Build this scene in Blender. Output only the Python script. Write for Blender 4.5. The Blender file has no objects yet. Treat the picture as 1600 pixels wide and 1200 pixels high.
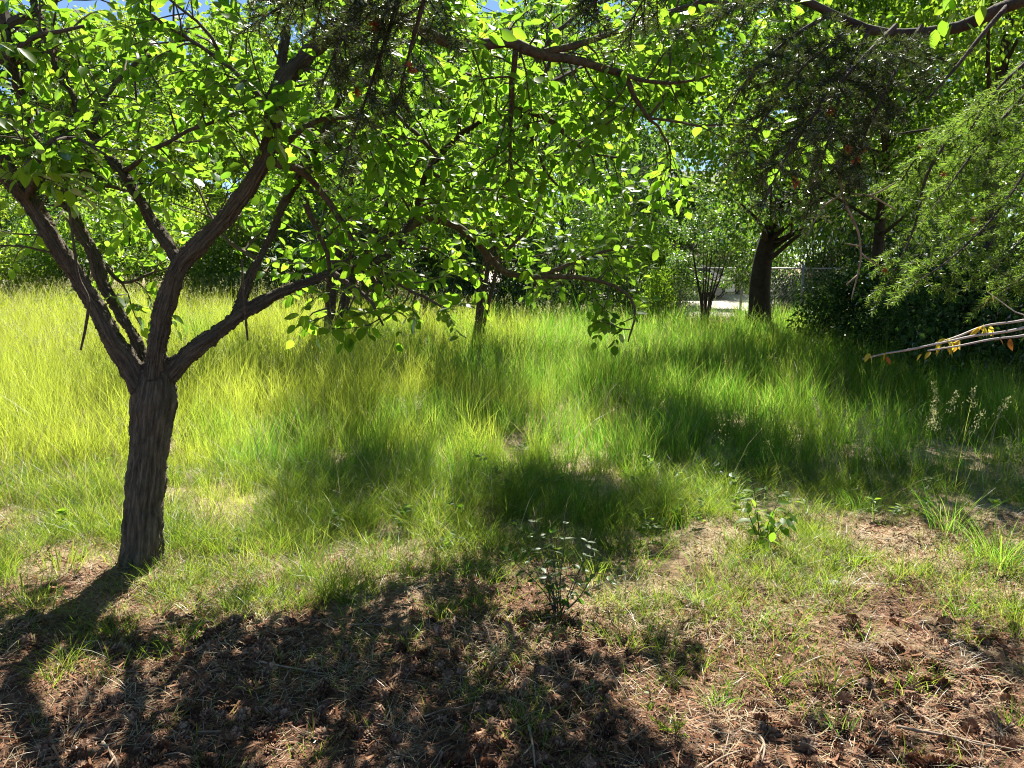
import bpy, math, random
import numpy as np
from mathutils import Vector, Matrix

R = math.radians
rng = np.random.default_rng(11)
random.seed(11)
scene = bpy.context.scene
col = scene.collection

# ------------------------------------------------------------------ camera, sky, sun, exposure
CAM_H, PITCH, FPX = 1.6, R(9.0), 1150.0
cam_data = bpy.data.cameras.new('camera')
cam_data.sensor_width = 36.0
cam_data.lens = 36.0 * FPX / 1600.0
cam_data.clip_start, cam_data.clip_end = 0.05, 2000.0
cam = bpy.data.objects.new('camera', cam_data)
cam.location = (0, 0, CAM_H)
cam.rotation_euler = (R(90) - PITCH, 0, 0)
col.objects.link(cam)
scene.camera = cam

SUN_EL, SUN_AZ = R(52), R(9)            # azimuth measured from straight ahead (+Y) towards the right (+X)
world = bpy.data.worlds.new('World')
scene.world = world
world.use_nodes = True
wn = world.node_tree
for n in list(wn.nodes):
    wn.nodes.remove(n)
sky = wn.nodes.new('ShaderNodeTexSky')
sky.sky_type = 'NISHITA'
sky.sun_disc = False
sky.sun_elevation = SUN_EL
sky.sun_rotation = SUN_AZ
sky.air_density, sky.dust_density, sky.ozone_density = 0.9, 0.0, 4.0
sky.altitude = 600
bg = wn.nodes.new('ShaderNodeBackground')
bg.inputs['Strength'].default_value = 0.05
wo = wn.nodes.new('ShaderNodeOutputWorld')
wn.links.new(sky.outputs[0], bg.inputs[0])
wn.links.new(bg.outputs[0], wo.inputs[0])

sun_data = bpy.data.lights.new('sun', 'SUN')
sun_data.energy = 5.0
sun_data.angle = R(0.53)
sun_data.color = (1.0, 0.95, 0.86)
sun = bpy.data.objects.new('sun', sun_data)
sdir = Vector((math.sin(SUN_AZ) * math.cos(SUN_EL), math.cos(SUN_AZ) * math.cos(SUN_EL), math.sin(SUN_EL)))
sun.rotation_euler = sdir.to_track_quat('Z', 'Y').to_euler()
sun.location = (0, 0, 30)
col.objects.link(sun)

scene.view_settings.view_transform = 'Standard'
scene.view_settings.look = 'None'
scene.view_settings.exposure = 1.7
scene.view_settings.gamma = 1.0
scene.view_settings.use_curve_mapping = False
scene.cycles.use_denoising = True
scene.cycles.denoising_input_passes = 'RGB_ALBEDO_NORMAL'
scene.cycles.denoising_prefilter = 'NONE'
scene.cycles.filter_width = 1.1
scene.cycles.max_bounces = 8
scene.cycles.diffuse_bounces = 3
scene.cycles.glossy_bounces = 2
scene.cycles.transmission_bounces = 5
scene.cycles.caustics_reflective = False
scene.cycles.caustics_refractive = False

# ------------------------------------------------------------------ photo-to-place helpers
_fw = np.array([0, math.cos(PITCH), -math.sin(PITCH)])
_up = np.array([0, math.sin(PITCH), math.cos(PITCH)])


def ray(px, py):
    return np.array([1.0, 0, 0]) * ((px - 800) / FPX) + _fw + _up * ((600 - py) / FPX)


def P(px, py, Y):
    d = ray(px, py)
    return np.array([0, 0, CAM_H]) + d * (Y / d[1])


def to_px(p):
    p = np.asarray(p, float) - np.array([0, 0, CAM_H])
    f = p @ _fw
    return 800 + FPX * p[..., 0] / f, 600 - FPX * (p @ _up) / f, f


# value noise --------------------------------------------------------------------------------
_tab = np.random.default_rng(5).random(4096)


def vnoise(x, y, z=0.0, seed=0):
    x, y, z = np.broadcast_arrays(np.asarray(x, float), np.asarray(y, float), np.asarray(z, float))
    xi, yi, zi = np.floor(x).astype(np.int64), np.floor(y).astype(np.int64), np.floor(z).astype(np.int64)
    fx, fy, fz = x - xi, y - yi, z - zi
    fx, fy, fz = [f * f * (3 - 2 * f) for f in (fx, fy, fz)]

    def h(a, b, c):
        k = (a * 73856093) ^ (b * 19349663) ^ (c * 83492791) ^ (seed * 2654435)
        return _tab[(k ^ (k >> 13)) & 4095]
    r = 0
    for dx in (0, 1):
        for dy in (0, 1):
            for dz in (0, 1):
                w = (fx if dx else 1 - fx) * (fy if dy else 1 - fy) * (fz if dz else 1 - fz)
                r = r + w * h(xi + dx, yi + dy, zi + dz)
    return r


def fbm(x, y, z=0.0, octv=3, seed=0):
    a, s, t = 0.5, 0.0, 0.0
    for i in range(octv):
        s = s + a * vnoise(x * 2 ** i, y * 2 ** i, z * 2 ** i if np.ndim(z) else z, seed + i)
        t += a
        a *= 0.5
    return s / t


def gz(x, y):
    """height of the ground"""
    x, y = np.asarray(x, float), np.asarray(y, float)
    rise = np.clip((y - 7) / 14, 0, 1)
    rise = .5 * rise * rise * (3 - 2 * rise) * np.clip(.45 - x * .09, 0, 1)
    near = np.clip((14 - np.hypot(x, y - 3)) / 6, 0, 1)
    z = 0.10 * (fbm(x * .35, y * .35, seed=3) - .5)
    z = z + near * (0.09 * (fbm(x * 1.7, y * 1.7, seed=9) - .5) + 0.065 * (fbm(x * 5.5, y * 5.5, octv=2, seed=21) - .5))
    return z + rise


def G(px, py):
    d = ray(px, py)
    t = -CAM_H / d[2]
    p = np.array([0, 0, CAM_H]) + d * t
    p[2] = float(gz(p[0], p[1]))
    return p


# mesh helpers -------------------------------------------------------------------------------
class MB:
    """collects shapes for ONE mesh"""

    def __init__(self):
        self.V, self.F, self.n = [], [], 0

    def add(self, V, *Fs):
        V = np.asarray(V, float).reshape(-1, 3)
        for f in Fs:
            f = np.asarray(f, np.int64)
            if len(f):
                self.F.append(f + self.n)
        self.V.append(V)
        self.n += len(V)
        return self

    def mesh(self, name, mat=None, smooth=False):
        me = bpy.data.meshes.new(name)
        if not self.V:
            return me
        V = np.concatenate(self.V)
        loops = np.concatenate([f.ravel() for f in self.F])
        sizes = np.concatenate([np.full(len(f), f.shape[1]) for f in self.F])
        starts = np.concatenate([[0], np.cumsum(sizes)[:-1]])
        me.vertices.add(len(V))
        me.vertices.foreach_set('co', V.ravel().astype(np.float32))
        me.loops.add(len(loops))
        me.loops.foreach_set('vertex_index', loops.astype(np.int32))
        me.polygons.add(len(sizes))
        me.polygons.foreach_set('loop_start', starts.astype(np.int32))
        me.polygons.foreach_set('loop_total', sizes.astype(np.int32))
        me.polygons.foreach_set('use_smooth', np.full(len(sizes), smooth))
        me.update(calc_edges=True)
        if mat:
            me.materials.append(mat)
        return me

    def build(self, name, mat, parent=None, smooth=False, **kw):
        return obj(name, self.mesh(name, mat, smooth), parent, **kw)


def obj(name, data, parent=None, label=None, cat=None, group=None, kind=None, loc=None):
    o = bpy.data.objects.new(name, data)
    col.objects.link(o)
    if parent is not None:
        o.parent = parent
        if loc is None and data is not None:
            # children are modelled in world coordinates: undo the parent's place
            o.matrix_parent_inverse = Matrix.Translation(-world_loc(parent))
    if loc is not None:
        o.location = loc
    tag(o, label, cat, group, kind)
    return o


def world_loc(o):
    v = Vector(o.location)
    if o.parent is not None:
        v = v + o.matrix_parent_inverse.translation + world_loc(o.parent)
    return v


def tag(o, label=None, cat=None, group=None, kind=None):
    for k, v in (('label', label), ('category', cat), ('group', group), ('kind', kind)):
        if v:
            o[k] = v
    return o


def thing(name, loc, label, cat, group=None):
    return obj(name, None, None, label, cat, group, loc=tuple(float(v) for v in loc))


def nrm(v):
    v = np.asarray(v, float)
    return v / np.maximum(np.linalg.norm(v, axis=-1, keepdims=True), 1e-9)


def spline(pts, step):
    """Catmull-Rom resampling; pts (n,k), distance from the first three columns"""
    pts = np.asarray(pts, float)
    if len(pts) < 2:
        return pts
    P0 = np.vstack([2 * pts[0] - pts[1], pts, 2 * pts[-1] - pts[-2]])
    out = []
    for i in range(1, len(P0) - 2):
        a, b, c, d = P0[i - 1], P0[i], P0[i + 1], P0[i + 2]
        n = max(1, int(np.linalg.norm(c[:3] - b[:3]) / step + .5))
        t = (np.arange(n) / n)[:, None]
        out.append(.5 * (2 * b + (c - a) * t + (2 * a - 5 * b + 4 * c - d) * t ** 2 + (3 * b - a - 3 * c + d) * t ** 3))
    out.append(pts[-1:])
    return np.vstack(out)


def frames(path):
    T = nrm(np.gradient(path, axis=0))
    ref = np.array([0, 0, 1.0]) if abs(T[0][2]) < .9 else np.array([1.0, 0, 0])
    N = [nrm(np.cross(T[0], ref))]
    for i in range(1, len(T)):
        v = N[-1] - T[i] * (N[-1] @ T[i])
        N.append(nrm(v))
    N = np.array(N)
    return T, N, np.cross(T, N)


def tube(path, rad, sides=8, cap=True):
    path = np.asarray(path, float)
    rad = np.broadcast_to(np.asarray(rad, float), (len(path),))
    T, N, B = frames(path)
    a = np.linspace(0, 2 * math.pi, sides, endpoint=False)
    V = path[:, None] + rad[:, None, None] * (np.cos(a)[None, :, None] * N[:, None] + np.sin(a)[None, :, None] * B[:, None])
    V = V.reshape(-1, 3)
    i = np.arange(len(path) - 1)[:, None] * sides
    j = np.arange(sides)[None]
    k = (j + 1) % sides
    F = np.stack([i + j, i + k, i + sides + k, i + sides + j], -1).reshape(-1, 4)
    tris = np.zeros((0, 3), int)
    if cap:
        n = len(V)
        V = np.vstack([V, path[:1], path[-1:]])
        jj = np.arange(sides)
        kk = (jj + 1) % sides
        e = (len(path) - 1) * sides
        tris = np.vstack([np.stack([np.full(sides, n), kk, jj], -1), np.stack([np.full(sides, n + 1), e + jj, e + kk], -1)])
    return V, F, tris


def box(c, s, rz=0.0):
    c, s = np.asarray(c, float), np.asarray(s, float) / 2
    V = np.array([[x, y, z] for z in (-1, 1) for y in (-1, 1) for x in (-1, 1)]) * s
    ca, sa = math.cos(rz), math.sin(rz)
    V = np.stack([V[:, 0] * ca - V[:, 1] * sa, V[:, 0] * sa + V[:, 1] * ca, V[:, 2]], -1) + c
    F = np.array([[0, 2, 3, 1], [4, 5, 7, 6], [0, 1, 5, 4], [2, 6, 7, 3], [0, 4, 6, 2], [1, 3, 7, 5]])
    return V, F


def scatter(tmpl, tris, pos, d, n, size):
    """copies of a template (x across, y along, z normal) at many places, as arrays for MB.add"""
    pos = np.asarray(pos, float)
    Y = nrm(d)
    X = nrm(np.cross(Y, n))
    Z = np.cross(X, Y)
    s = np.broadcast_to(np.asarray(size, float), (len(pos),))[:, None, None]
    V = pos[:, None] + s * (tmpl[None, :, 0:1] * X[:, None] + tmpl[None, :, 1:2] * Y[:, None] + tmpl[None, :, 2:3] * Z[:, None])
    F = (np.arange(len(pos)) * len(tmpl))[:, None, None] + tris[None]
    return V.reshape(-1, 3), F.reshape(-1, tris.shape[1])


def leaf_hi(w=.62, fold=.12, curl=.18, rows=(.12, .32, .56, .8), prof=(.55, .95, .95, .55), tip=1.0):
    V, F = [(0, 0, 0)], []
    for y, p in zip(rows, prof):
        z = -curl * y * y
        V += [(-w / 2 * p, y, z + fold * p * w), (0, y, z), (w / 2 * p, y, z + fold * p * w)]
    V.append((0, tip, -curl))
    n = len(rows)
    F += [(0, 2, 1), (0, 3, 2)]
    for i in range(n - 1):
        a, b = 1 + 3 * i, 4 + 3 * i
        F += [(a, a + 1, b + 1), (a, b + 1, b), (a + 1, a + 2, b + 2), (a + 1, b + 2, b + 1)]
    a, t = 1 + 3 * (n - 1), len(V) - 1
    F += [(a, a + 1, t), (a + 1, a + 2, t)]
    return np.array(V, float), np.array(F)


LEAF_LO = (np.array([(0, 0, 0), (-.32, .45, .06), (0, 1, -.08), (.32, .45, .06)], float), np.array([(0, 2, 1), (0, 3, 2)]))
LEAF_MID = (np.array([(0, 0, 0), (-.3, .35, .06), (-.22, .7, .03), (0, 1, -.1), (.22, .7, .03), (.3, .35, .06)], float),
            np.array([(0, 2, 1), (0, 3, 2), (0, 4, 3), (0, 5, 4)]))


# materials ----------------------------------------------------------------------------------
def new_mat(name):
    m = bpy.data.materials.new(name)
    m.use_nodes = True
    nt = m.node_tree
    for n in list(nt.nodes):
        nt.nodes.remove(n)
    out = nt.nodes.new('ShaderNodeOutputMaterial')
    return m, nt, out


def N(nt, typ, **kw):
    n = nt.nodes.new(typ)
    for k, v in kw.items():
        if k.startswith('i_'):
            key = k[2:].replace('_', ' ')
            n.inputs[int(key) if key.isdigit() else key].default_value = v
        else:
            setattr(n, k, v)
    return n


def ramp(nt, fac, stops):
    r = nt.nodes.new('ShaderNodeValToRGB')
    e = r.color_ramp.elements
    while len(e) < len(stops):
        e.new(.5)
    for el, (p, c) in zip(e, stops):
        el.position = p
        el.color = (*c, 1)
    nt.links.new(fac, r.inputs[0])
    return r.outputs[0]


def mixc(nt, fac, a, b, mode='MIX'):
    m = nt.nodes.new('ShaderNodeMix')
    m.data_type = 'RGBA'
    m.blend_type = mode
    for idx, v in ((0, fac), (6, a), (7, b)):
        if hasattr(v, 'is_linked') or isinstance(v, bpy.types.NodeSocket):
            nt.links.new(v, m.inputs[idx])
        elif isinstance(v, tuple):
            m.inputs[idx].default_value = (*v, 1)
        else:
            m.inputs[idx].default_value = v
    return m.outputs[2]


def math_n(nt, op, a, b=None, c=None):
    m = nt.nodes.new('ShaderNodeMath')
    m.operation = op
    for i, v in enumerate((a, b, c)):
        if v is None:
            continue
        if isinstance(v, bpy.types.NodeSocket):
            nt.links.new(v, m.inputs[i])
        else:
            m.inputs[i].default_value = v
    return m.outputs[0]


def foliage_mat(name, refl, trans, tfac=.5, gloss=.05, rough=.4, patch=None, patch_scale=.5, side=0.0):
    """refl / trans: colour stops over the random tint of each leaf or blade; patch: colours mixed in by place"""
    m, nt, out = new_mat(name)
    geo = N(nt, 'ShaderNodeNewGeometry')
    oi = N(nt, 'ShaderNodeObjectInfo')
    f = math_n(nt, 'FRACT', math_n(nt, 'ADD', geo.outputs['Random Per Island'], oi.outputs['Random']))
    n = len(refl)
    st = lambda cs: [(i / max(1, n - 1), c) for i, c in enumerate(cs)]
    cr = ramp(nt, f, st(refl))
    ct = ramp(nt, f, st(trans))
    if patch:
        tc = N(nt, 'ShaderNodeTexCoord')
        nz = N(nt, 'ShaderNodeTexNoise', i_Scale=patch_scale, i_Detail=3.0)
        nt.links.new(tc.outputs['Object'], nz.inputs['Vector'])
        mr = N(nt, 'ShaderNodeMapRange', i_1=.42, i_2=.6)
        sx = N(nt, 'ShaderNodeSeparateXYZ')
        nt.links.new(tc.outputs['Object'], sx.inputs[0])
        ms = N(nt, 'ShaderNodeMapRange', i_1=-4.0, i_2=1.5, i_3=side, i_4=-side)
        nt.links.new(sx.outputs[0], ms.inputs[0])
        nt.links.new(math_n(nt, 'ADD', nz.outputs[0], ms.outputs[0]), mr.inputs[0])
        cr = mixc(nt, mr.outputs[0], cr, patch[0])
        ct = mixc(nt, mr.outputs[0], ct, patch[1])
    d = N(nt, 'ShaderNodeBsdfDiffuse')
    t = N(nt, 'ShaderNodeBsdfTranslucent')
    g = N(nt, 'ShaderNodeBsdfGlossy', i_Roughness=rough)
    nt.links.new(cr, d.inputs[0])
    nt.links.new(ct, t.inputs[0])
    mx = N(nt, 'ShaderNodeMixShader', i_Fac=tfac)
    nt.links.new(d.outputs[0], mx.inputs[1])
    nt.links.new(t.outputs[0], mx.inputs[2])
    lw = N(nt, 'ShaderNodeFresnel', i_IOR=1.4)
    gf = math_n(nt, 'MULTIPLY', lw.outputs[0], gloss * 12)
    gf = math_n(nt, 'MINIMUM', gf, .6)
    m2 = N(nt, 'ShaderNodeMixShader')
    nt.links.new(gf, m2.inputs[0])
    nt.links.new(mx.outputs[0], m2.inputs[1])
    nt.links.new(g.outputs[0], m2.inputs[2])
    nt.links.new(m2.outputs[0], out.inputs[0])
    return m


def solid_mat(name, stops, scale=20.0, rough=.8, bump=0.0, bscale=40.0, island=False, metal=0.0, attr=None, stretch=None, spec=.3):
    m, nt, out = new_mat(name)
    b = N(nt, 'ShaderNodeBsdfPrincipled', i_Roughness=rough, i_Metallic=metal)
    b.inputs['Specular IOR Level'].default_value = spec
    if attr:
        at = N(nt, 'ShaderNodeAttribute', attribute_name=attr)
        vec = at.outputs['Vector']
    else:
        vec = N(nt, 'ShaderNodeTexCoord').outputs['Object']
    if stretch:
        mp = N(nt, 'ShaderNodeMapping')
        mp.inputs['Scale'].default_value = stretch
        nt.links.new(vec, mp.inputs[0])
        vec = mp.outputs[0]
    nz = N(nt, 'ShaderNodeTexNoise', i_Scale=scale, i_Detail=6.0, i_Roughness=.65)
    nt.links.new(vec, nz.inputs['Vector'])
    fac = nz.outputs[0]
    if island:
        geo = N(nt, 'ShaderNodeNewGeometry')
        oi = N(nt, 'ShaderNodeObjectInfo')
        fr = math_n(nt, 'FRACT', math_n(nt, 'ADD', geo.outputs['Random Per Island'], oi.outputs['Random']))
        fac = math_n(nt, 'ADD', math_n(nt, 'MULTIPLY', fr, .7), math_n(nt, 'MULTIPLY', nz.outputs[0], .3))
    nt.links.new(ramp(nt, fac, stops), b.inputs['Base Color'])
    if bump:
        nb = N(nt, 'ShaderNodeTexNoise', i_Scale=bscale, i_Detail=5.0)
        nt.links.new(vec, nb.inputs['Vector'])
        bp = N(nt, 'ShaderNodeBump', i_Strength=bump, i_Distance=.01)
        nt.links.new(nb.outputs[0], bp.inputs['Height'])
        nt.links.new(bp.outputs[0], b.inputs['Normal'])
    nt.links.new(b.outputs[0], out.inputs[0])
    return m


M = {}
M['bark'] = solid_mat('bark', [(.32, (.038, .031, .021)), (.5, (.10, .082, .057)), (.7, (.22, .18, .125))], 60, .92, .9, 160, attr='barkco', stretch=(1, 1, .13))
M['branch'] = solid_mat('branch_bark', [(.3, (.04, .03, .022)), (.7, (.15, .115, .08))], 40, .9, .6, 120)
M['twig'] = solid_mat('twig_bark', [(.3, (.05, .036, .025)), (.7, (.13, .10, .07))], 30, .85)
M['far_bark'] = solid_mat('far_bark', [(.3, (.025, .02, .016)), (.7, (.09, .07, .055))], 9, .95, .8, 22)
M['dark_bark'] = solid_mat('dark_bark', [(.3, (.012, .01, .009)), (.7, (.045, .037, .03))], 9, .95, .8, 22)
M['fir_bark'] = solid_mat('fir_bark', [(.3, (.03, .022, .017)), (.7, (.12, .09, .07))], 14, .95, .8, 40)
M['leaf'] = foliage_mat('tree_leaf', [(.04, .085, .014), (.06, .12, .018), (.085, .14, .02)], [(.20, .42, .02), (.28, .52, .03), (.38, .60, .035)], .60, .022, .42)
M['leaf_far'] = foliage_mat('far_leaf', [(.035, .08, .014), (.06, .115, .018), (.08, .13, .02)], [(.18, .38, .02), (.30, .52, .03), (.42, .62, .035)], .58, .03, .42)
M['leaf_blue'] = foliage_mat('cool_leaf', [(.026, .06, .014), (.04, .085, .018), (.058, .10, .022)], [(.10, .25, .02), (.17, .36, .025), (.27, .46, .03)], .5, .05, .4)
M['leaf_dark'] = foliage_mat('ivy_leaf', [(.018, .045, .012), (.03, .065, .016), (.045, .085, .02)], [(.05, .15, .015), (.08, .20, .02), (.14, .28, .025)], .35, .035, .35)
M['leaf_lime'] = foliage_mat('lime_leaf', [(.07, .12, .018), (.09, .14, .02), (.11, .15, .022)], [(.3, .5, .03), (.4, .58, .04), (.5, .62, .05)], .58, .03, .42)
M['leaf_yellow'] = foliage_mat('yellow_leaf', [(.35, .28, .03), (.42, .34, .035), (.38, .22, .03)], [(.6, .5, .04), (.65, .55, .05), (.6, .35, .04)], .45, .04, .45)
M['leaf_rust'] = foliage_mat('rust_leaf', [(.25, .08, .02), (.30, .10, .02)], [(.5, .18, .03), (.5, .2, .03)], .4, .03, .5)
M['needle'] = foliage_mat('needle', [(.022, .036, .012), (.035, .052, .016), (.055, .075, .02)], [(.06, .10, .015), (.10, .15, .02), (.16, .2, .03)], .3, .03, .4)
M['needle_lime'] = foliage_mat('needle_sunlit_tint', [(.045, .07, .016), (.06, .095, .02), (.09, .12, .025)], [(.15, .31, .03), (.23, .40, .04), (.38, .5, .06)], .52, .012, .45)  # paler young shoots, with their sunlit look also put into the colour
M['bud'] = solid_mat('bud', [(.3, (.28, .07, .02)), (.7, (.45, .15, .04))], 50, .7)
M['grass'] = foliage_mat('meadow_grass', [(.05, .10, .014), (.075, .125, .016), (.11, .15, .02), (.16, .17, .03)],
                         [(.12, .36, .03), (.20, .46, .035), (.32, .54, .04), (.54, .54, .14)], .60, .008, .5,
                         patch=((.135, .165, .03), (.48, .57, .06)), patch_scale=.8, side=.15)
M['grass_green'] = foliage_mat('short_grass', [(.04, .085, .016), (.06, .11, .02), (.09, .13, .022), (.15, .15, .04)],
                               [(.15, .32, .025), (.25, .42, .03), (.36, .48, .035), (.48, .46, .09)], .56, .008, .5)
M['straw'] = foliage_mat('straw', [(.42, .33, .19), (.52, .43, .28), (.28, .19, .10)], [(.45, .35, .19), (.52, .42, .26), (.24, .16, .08)], .3, .02, .6)
M['litter'] = foliage_mat('needle_litter', [(.13, .055, .028), (.22, .10, .05), (.36, .21, .12)], [(.12, .05, .02), (.18, .09, .04), (.25, .15, .07)], .12, .02, .6)
M['seed'] = foliage_mat('seed_head', [(.22, .22, .10), (.28, .27, .14), (.34, .32, .18)], [(.4, .42, .18), (.48, .48, .22), (.5, .5, .25)], .45, .005, .6)
M['cone'] = solid_mat('cone_scale', [(.15, (.085, .042, .024)), (.5, (.20, .105, .06)), (.85, (.40, .26, .16))], 60, .8, island=True)
M['dead_twig'] = solid_mat('dead_twig', [(.3, (.16, .11, .075)), (.7, (.36, .28, .2))], 25, .85)
M['pale_twig'] = solid_mat('pale_twig', [(.3, (.30, .25, .21)), (.7, (.5, .44, .38))], 25, .6, spec=.5)
M['steel'] = solid_mat('galvanised_steel', [(.3, (.22, .23, .22)), (.7, (.34, .35, .34))], 20, .5, metal=.6)
M['wood'] = solid_mat('weathered_wood', [(.3, (.16, .11, .07)), (.7, (.3, .22, .15))], 10, .85, .3, 30)
M['roof'] = solid_mat('roof_shingle', [(.3, (.12, .11, .11)), (.7, (.24, .22, .22))], 8, .9, .5, 30)
M['stucco'] = solid_mat('stucco', [(.3, (.5, .42, .33)), (.7, (.6, .52, .42))], 6, .9, .3, 60)
M['white'] = solid_mat('white_paint', [(.3, (.72, .72, .71)), (.7, (.8, .8, .79))], 4, .35, spec=.5)
M['glass'] = solid_mat('dark_glass', [(.3, (.02, .03, .035)), (.7, (.04, .055, .06))], 2, .05, spec=.8)
M['rubber'] = solid_mat('rubber', [(.3, (.02, .02, .02)), (.7, (.035, .035, .035))], 10, .8)
M['gravel'] = solid_mat('gravel', [(.25, (.34, .29, .23)), (.5, (.46, .41, .35)), (.75, (.58, .54, .48))], 9, .95, .6, 60)
M['stone'] = solid_mat('stone', [(.3, (.25, .24, .23)), (.7, (.5, .48, .45))], 40, .9, .6, 90)


def ground_mat():
    m, nt, out = new_mat('soil')
    b = N(nt, 'ShaderNodeBsdfPrincipled', i_Roughness=.95)
    b.inputs['Specular IOR Level'].default_value = .15
    tc = N(nt, 'ShaderNodeTexCoord').outputs['Object']
    n1 = N(nt, 'ShaderNodeTexNoise', i_Scale=26.0, i_Detail=8.0, i_Roughness=.7)
    n2 = N(nt, 'ShaderNodeTexNoise', i_Scale=1.6, i_Detail=4.0)
    n3 = N(nt, 'ShaderNodeTexNoise', i_Scale=120.0, i_Detail=4.0)
    for n in (n1, n2, n3):
        nt.links.new(tc, n.inputs['Vector'])
    red = ramp(nt, n1.outputs[0], [(.32, (.022, .013, .009)), (.5, (.11, .06, .036)), (.68, (.27, .165, .10))])
    tan = ramp(nt, n1.outputs[0], [(.32, (.10, .07, .035)), (.5, (.30, .23, .13)), (.68, (.50, .41, .26))])
    sx = N(nt, 'ShaderNodeSeparateXYZ')
    nt.links.new(tc, sx.inputs[0])
    mr = N(nt, 'ShaderNodeMapRange', i_1=2.4, i_2=4.6, i_3=-.28, i_4=.3)
    nt.links.new(sx.outputs[1], mr.inputs[0])
    f = math_n(nt, 'ADD', n2.outputs[0], mr.outputs[0])
    mr2 = N(nt, 'ShaderNodeMapRange', i_1=.4, i_2=.62)
    nt.links.new(f, mr2.inputs[0])
    c = mixc(nt, mr2.outputs[0], red, tan)
    nt.links.new(c, b.inputs['Base Color'])
    bp = N(nt, 'ShaderNodeBump', i_Strength=1.0, i_Distance=.02)
    h = math_n(nt, 'ADD', n1.outputs[0], math_n(nt, 'MULTIPLY', n3.outputs[0], .5))
    nt.links.new(h, bp.inputs['Height'])
    nt.links.new(bp.outputs[0], b.inputs['Normal'])
    nt.links.new(b.outputs[0], out.inputs[0])
    return m


# ------------------------------------------------------------------ ground: one sheet to the horizon
def axis(lo, hi, step, far):
    a = list(np.arange(lo, hi + 1e-6, step))
    s, v = step, hi
    while v < far:
        s *= 1.22
        v += s
        a.append(v)
    s, v = step, lo
    b = []
    while v > -far:
        s *= 1.22
        v -= s
        b.append(v)
    return np.array(b[::-1] + a)


xs, ys = axis(-5.0, 5.0, .055, 600), axis(1.4, 8.0, .055, 600)
gx, gy = np.meshgrid(xs, ys)
gzv = gz(gx, gy)
nx, ny = len(xs), len(ys)
ii = (np.arange(ny - 1)[:, None] * nx + np.arange(nx - 1)[None]).ravel()
MB().add(np.stack([gx.ravel(), gy.ravel(), gzv.ravel()], -1), np.stack([ii, ii + 1, ii + nx + 1, ii + nx], -1)).build('ground', ground_mat(), smooth=True, kind='structure')

# pale gravel yard beyond the fence
x0, x1, y0, y1 = -4, 40, 24.0, 60
gxx, gyy = np.meshgrid(np.linspace(x0, x1, 90), np.linspace(y0, y1, 70))
zz = np.maximum(gz(gxx, gyy), 0) + .06 + np.clip((gyy - 25) / 40, 0, 1) * .9
edge = (gxx <= x0) | (gxx >= x1) | (gyy <= y0) | (gyy >= y1)
zz = np.where(edge, gz(gxx, gyy) - .1, zz)
ii = (np.arange(69)[:, None] * 90 + np.arange(89)[None]).ravel()
MB().add(np.stack([gxx.ravel(), gyy.ravel(), zz.ravel()], -1), np.stack([ii, ii + 1, ii + 91, ii + 90], -1)).build('gravel_yard', M['gravel'], smooth=True, kind='structure')


# ------------------------------------------------------------------ wood of the main tree
Y0 = float(G(222, 872)[1])


def S(px, py, dy=0.0, wpx=None):
    """point of the main tree's skeleton: photo position and distance relative to the trunk, width in pixels -> radius"""
    p = P(px, py, Y0 + dy)
    r = (wpx or 10) * .5 * (Y0 + dy) / FPX
    return [*p, r]


BASE = G(222, 872)
trunk_path = [[BASE[0], BASE[1], BASE[2] - .12, .155], S(222, 872, 0, 74), S(223, 845, 0, 67), S(225, 790, 0, 64), S(233, 710, 0, 65), S(238, 650, 0, 68), S(242, 612, 0, 70), S(244, 585, 0, 52)]
limb_paths = [
    [S(232, 630, -.02, 44), S(207, 580, -.04, 46), S(178, 527, -.06, 38), S(150, 482, -.08, 36), S(118, 428, -.11, 36), S(84, 370, -.14, 36), S(50, 322, -.17, 36), S(18, 280, -.2, 36), S(-20, 215, -.25, 36), S(-70, 140, -.3, 30)],
    [S(236, 600, .04, 26), S(222, 560, .1, 27), S(206, 520, .14, 25), S(185, 482, .18, 25), S(165, 448, .2, 25), S(142, 390, .24, 26), S(112, 330, .28, 25), S(82, 280, .32, 23), S(60, 225, .35, 22), S(30, 140, .4, 20), S(10, 40, .4, 18)],
    [S(238, 635, -.03, 50), S(241, 570, -.05, 42), S(246, 518, -.06, 37), S(266, 452, -.06, 39), S(288, 408, -.05, 38), S(345, 345, -.05, 34), S(400, 272, -.08, 33), S(424, 215, -.1, 33), S(432, 150, -.1, 33), S(478, 92, -.12, 31), S(540, 38, -.15, 28), S(600, -30, -.2, 24), S(680, -110, -.3, 18)],
    [S(287, 420, -.02, 28), S(262, 382, 0, 28), S(238, 345, .02, 26), S(192, 270, .05, 23), S(142, 202, .1, 21), S(92, 110, .15, 18), S(45, -20, .2, 15)],
    [S(242, 640, .02, 46), S(264, 588, .02, 42), S(316, 534, .05, 35), S(384, 486, .1, 30), S(440, 455, .15, 25), S(500, 432, .22, 21), S(560, 414, .35, 18), S(612, 394, .45, 16), S(645, 335, .5, 15), S(668, 268, .5, 14), S(705, 222, .5, 13), S(765, 182, .5, 12), S(805, 168, .5, 11)],
    [S(368, 494, .1, 22), S(385, 448, .15, 22), S(404, 405, .2, 20), S(424, 365, .25, 19), S(452, 300, .3, 22), S(500, 220, .3, 20), S(530, 150, .3, 18)],
    [S(432, 150, -.1, 24), S(440, 105, -.06, 24), S(446, 50, -.03, 22), S(452, -40, 0, 20), S(440, -140, .1, 16)],
]
tmp = MB()
skel = []
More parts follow.
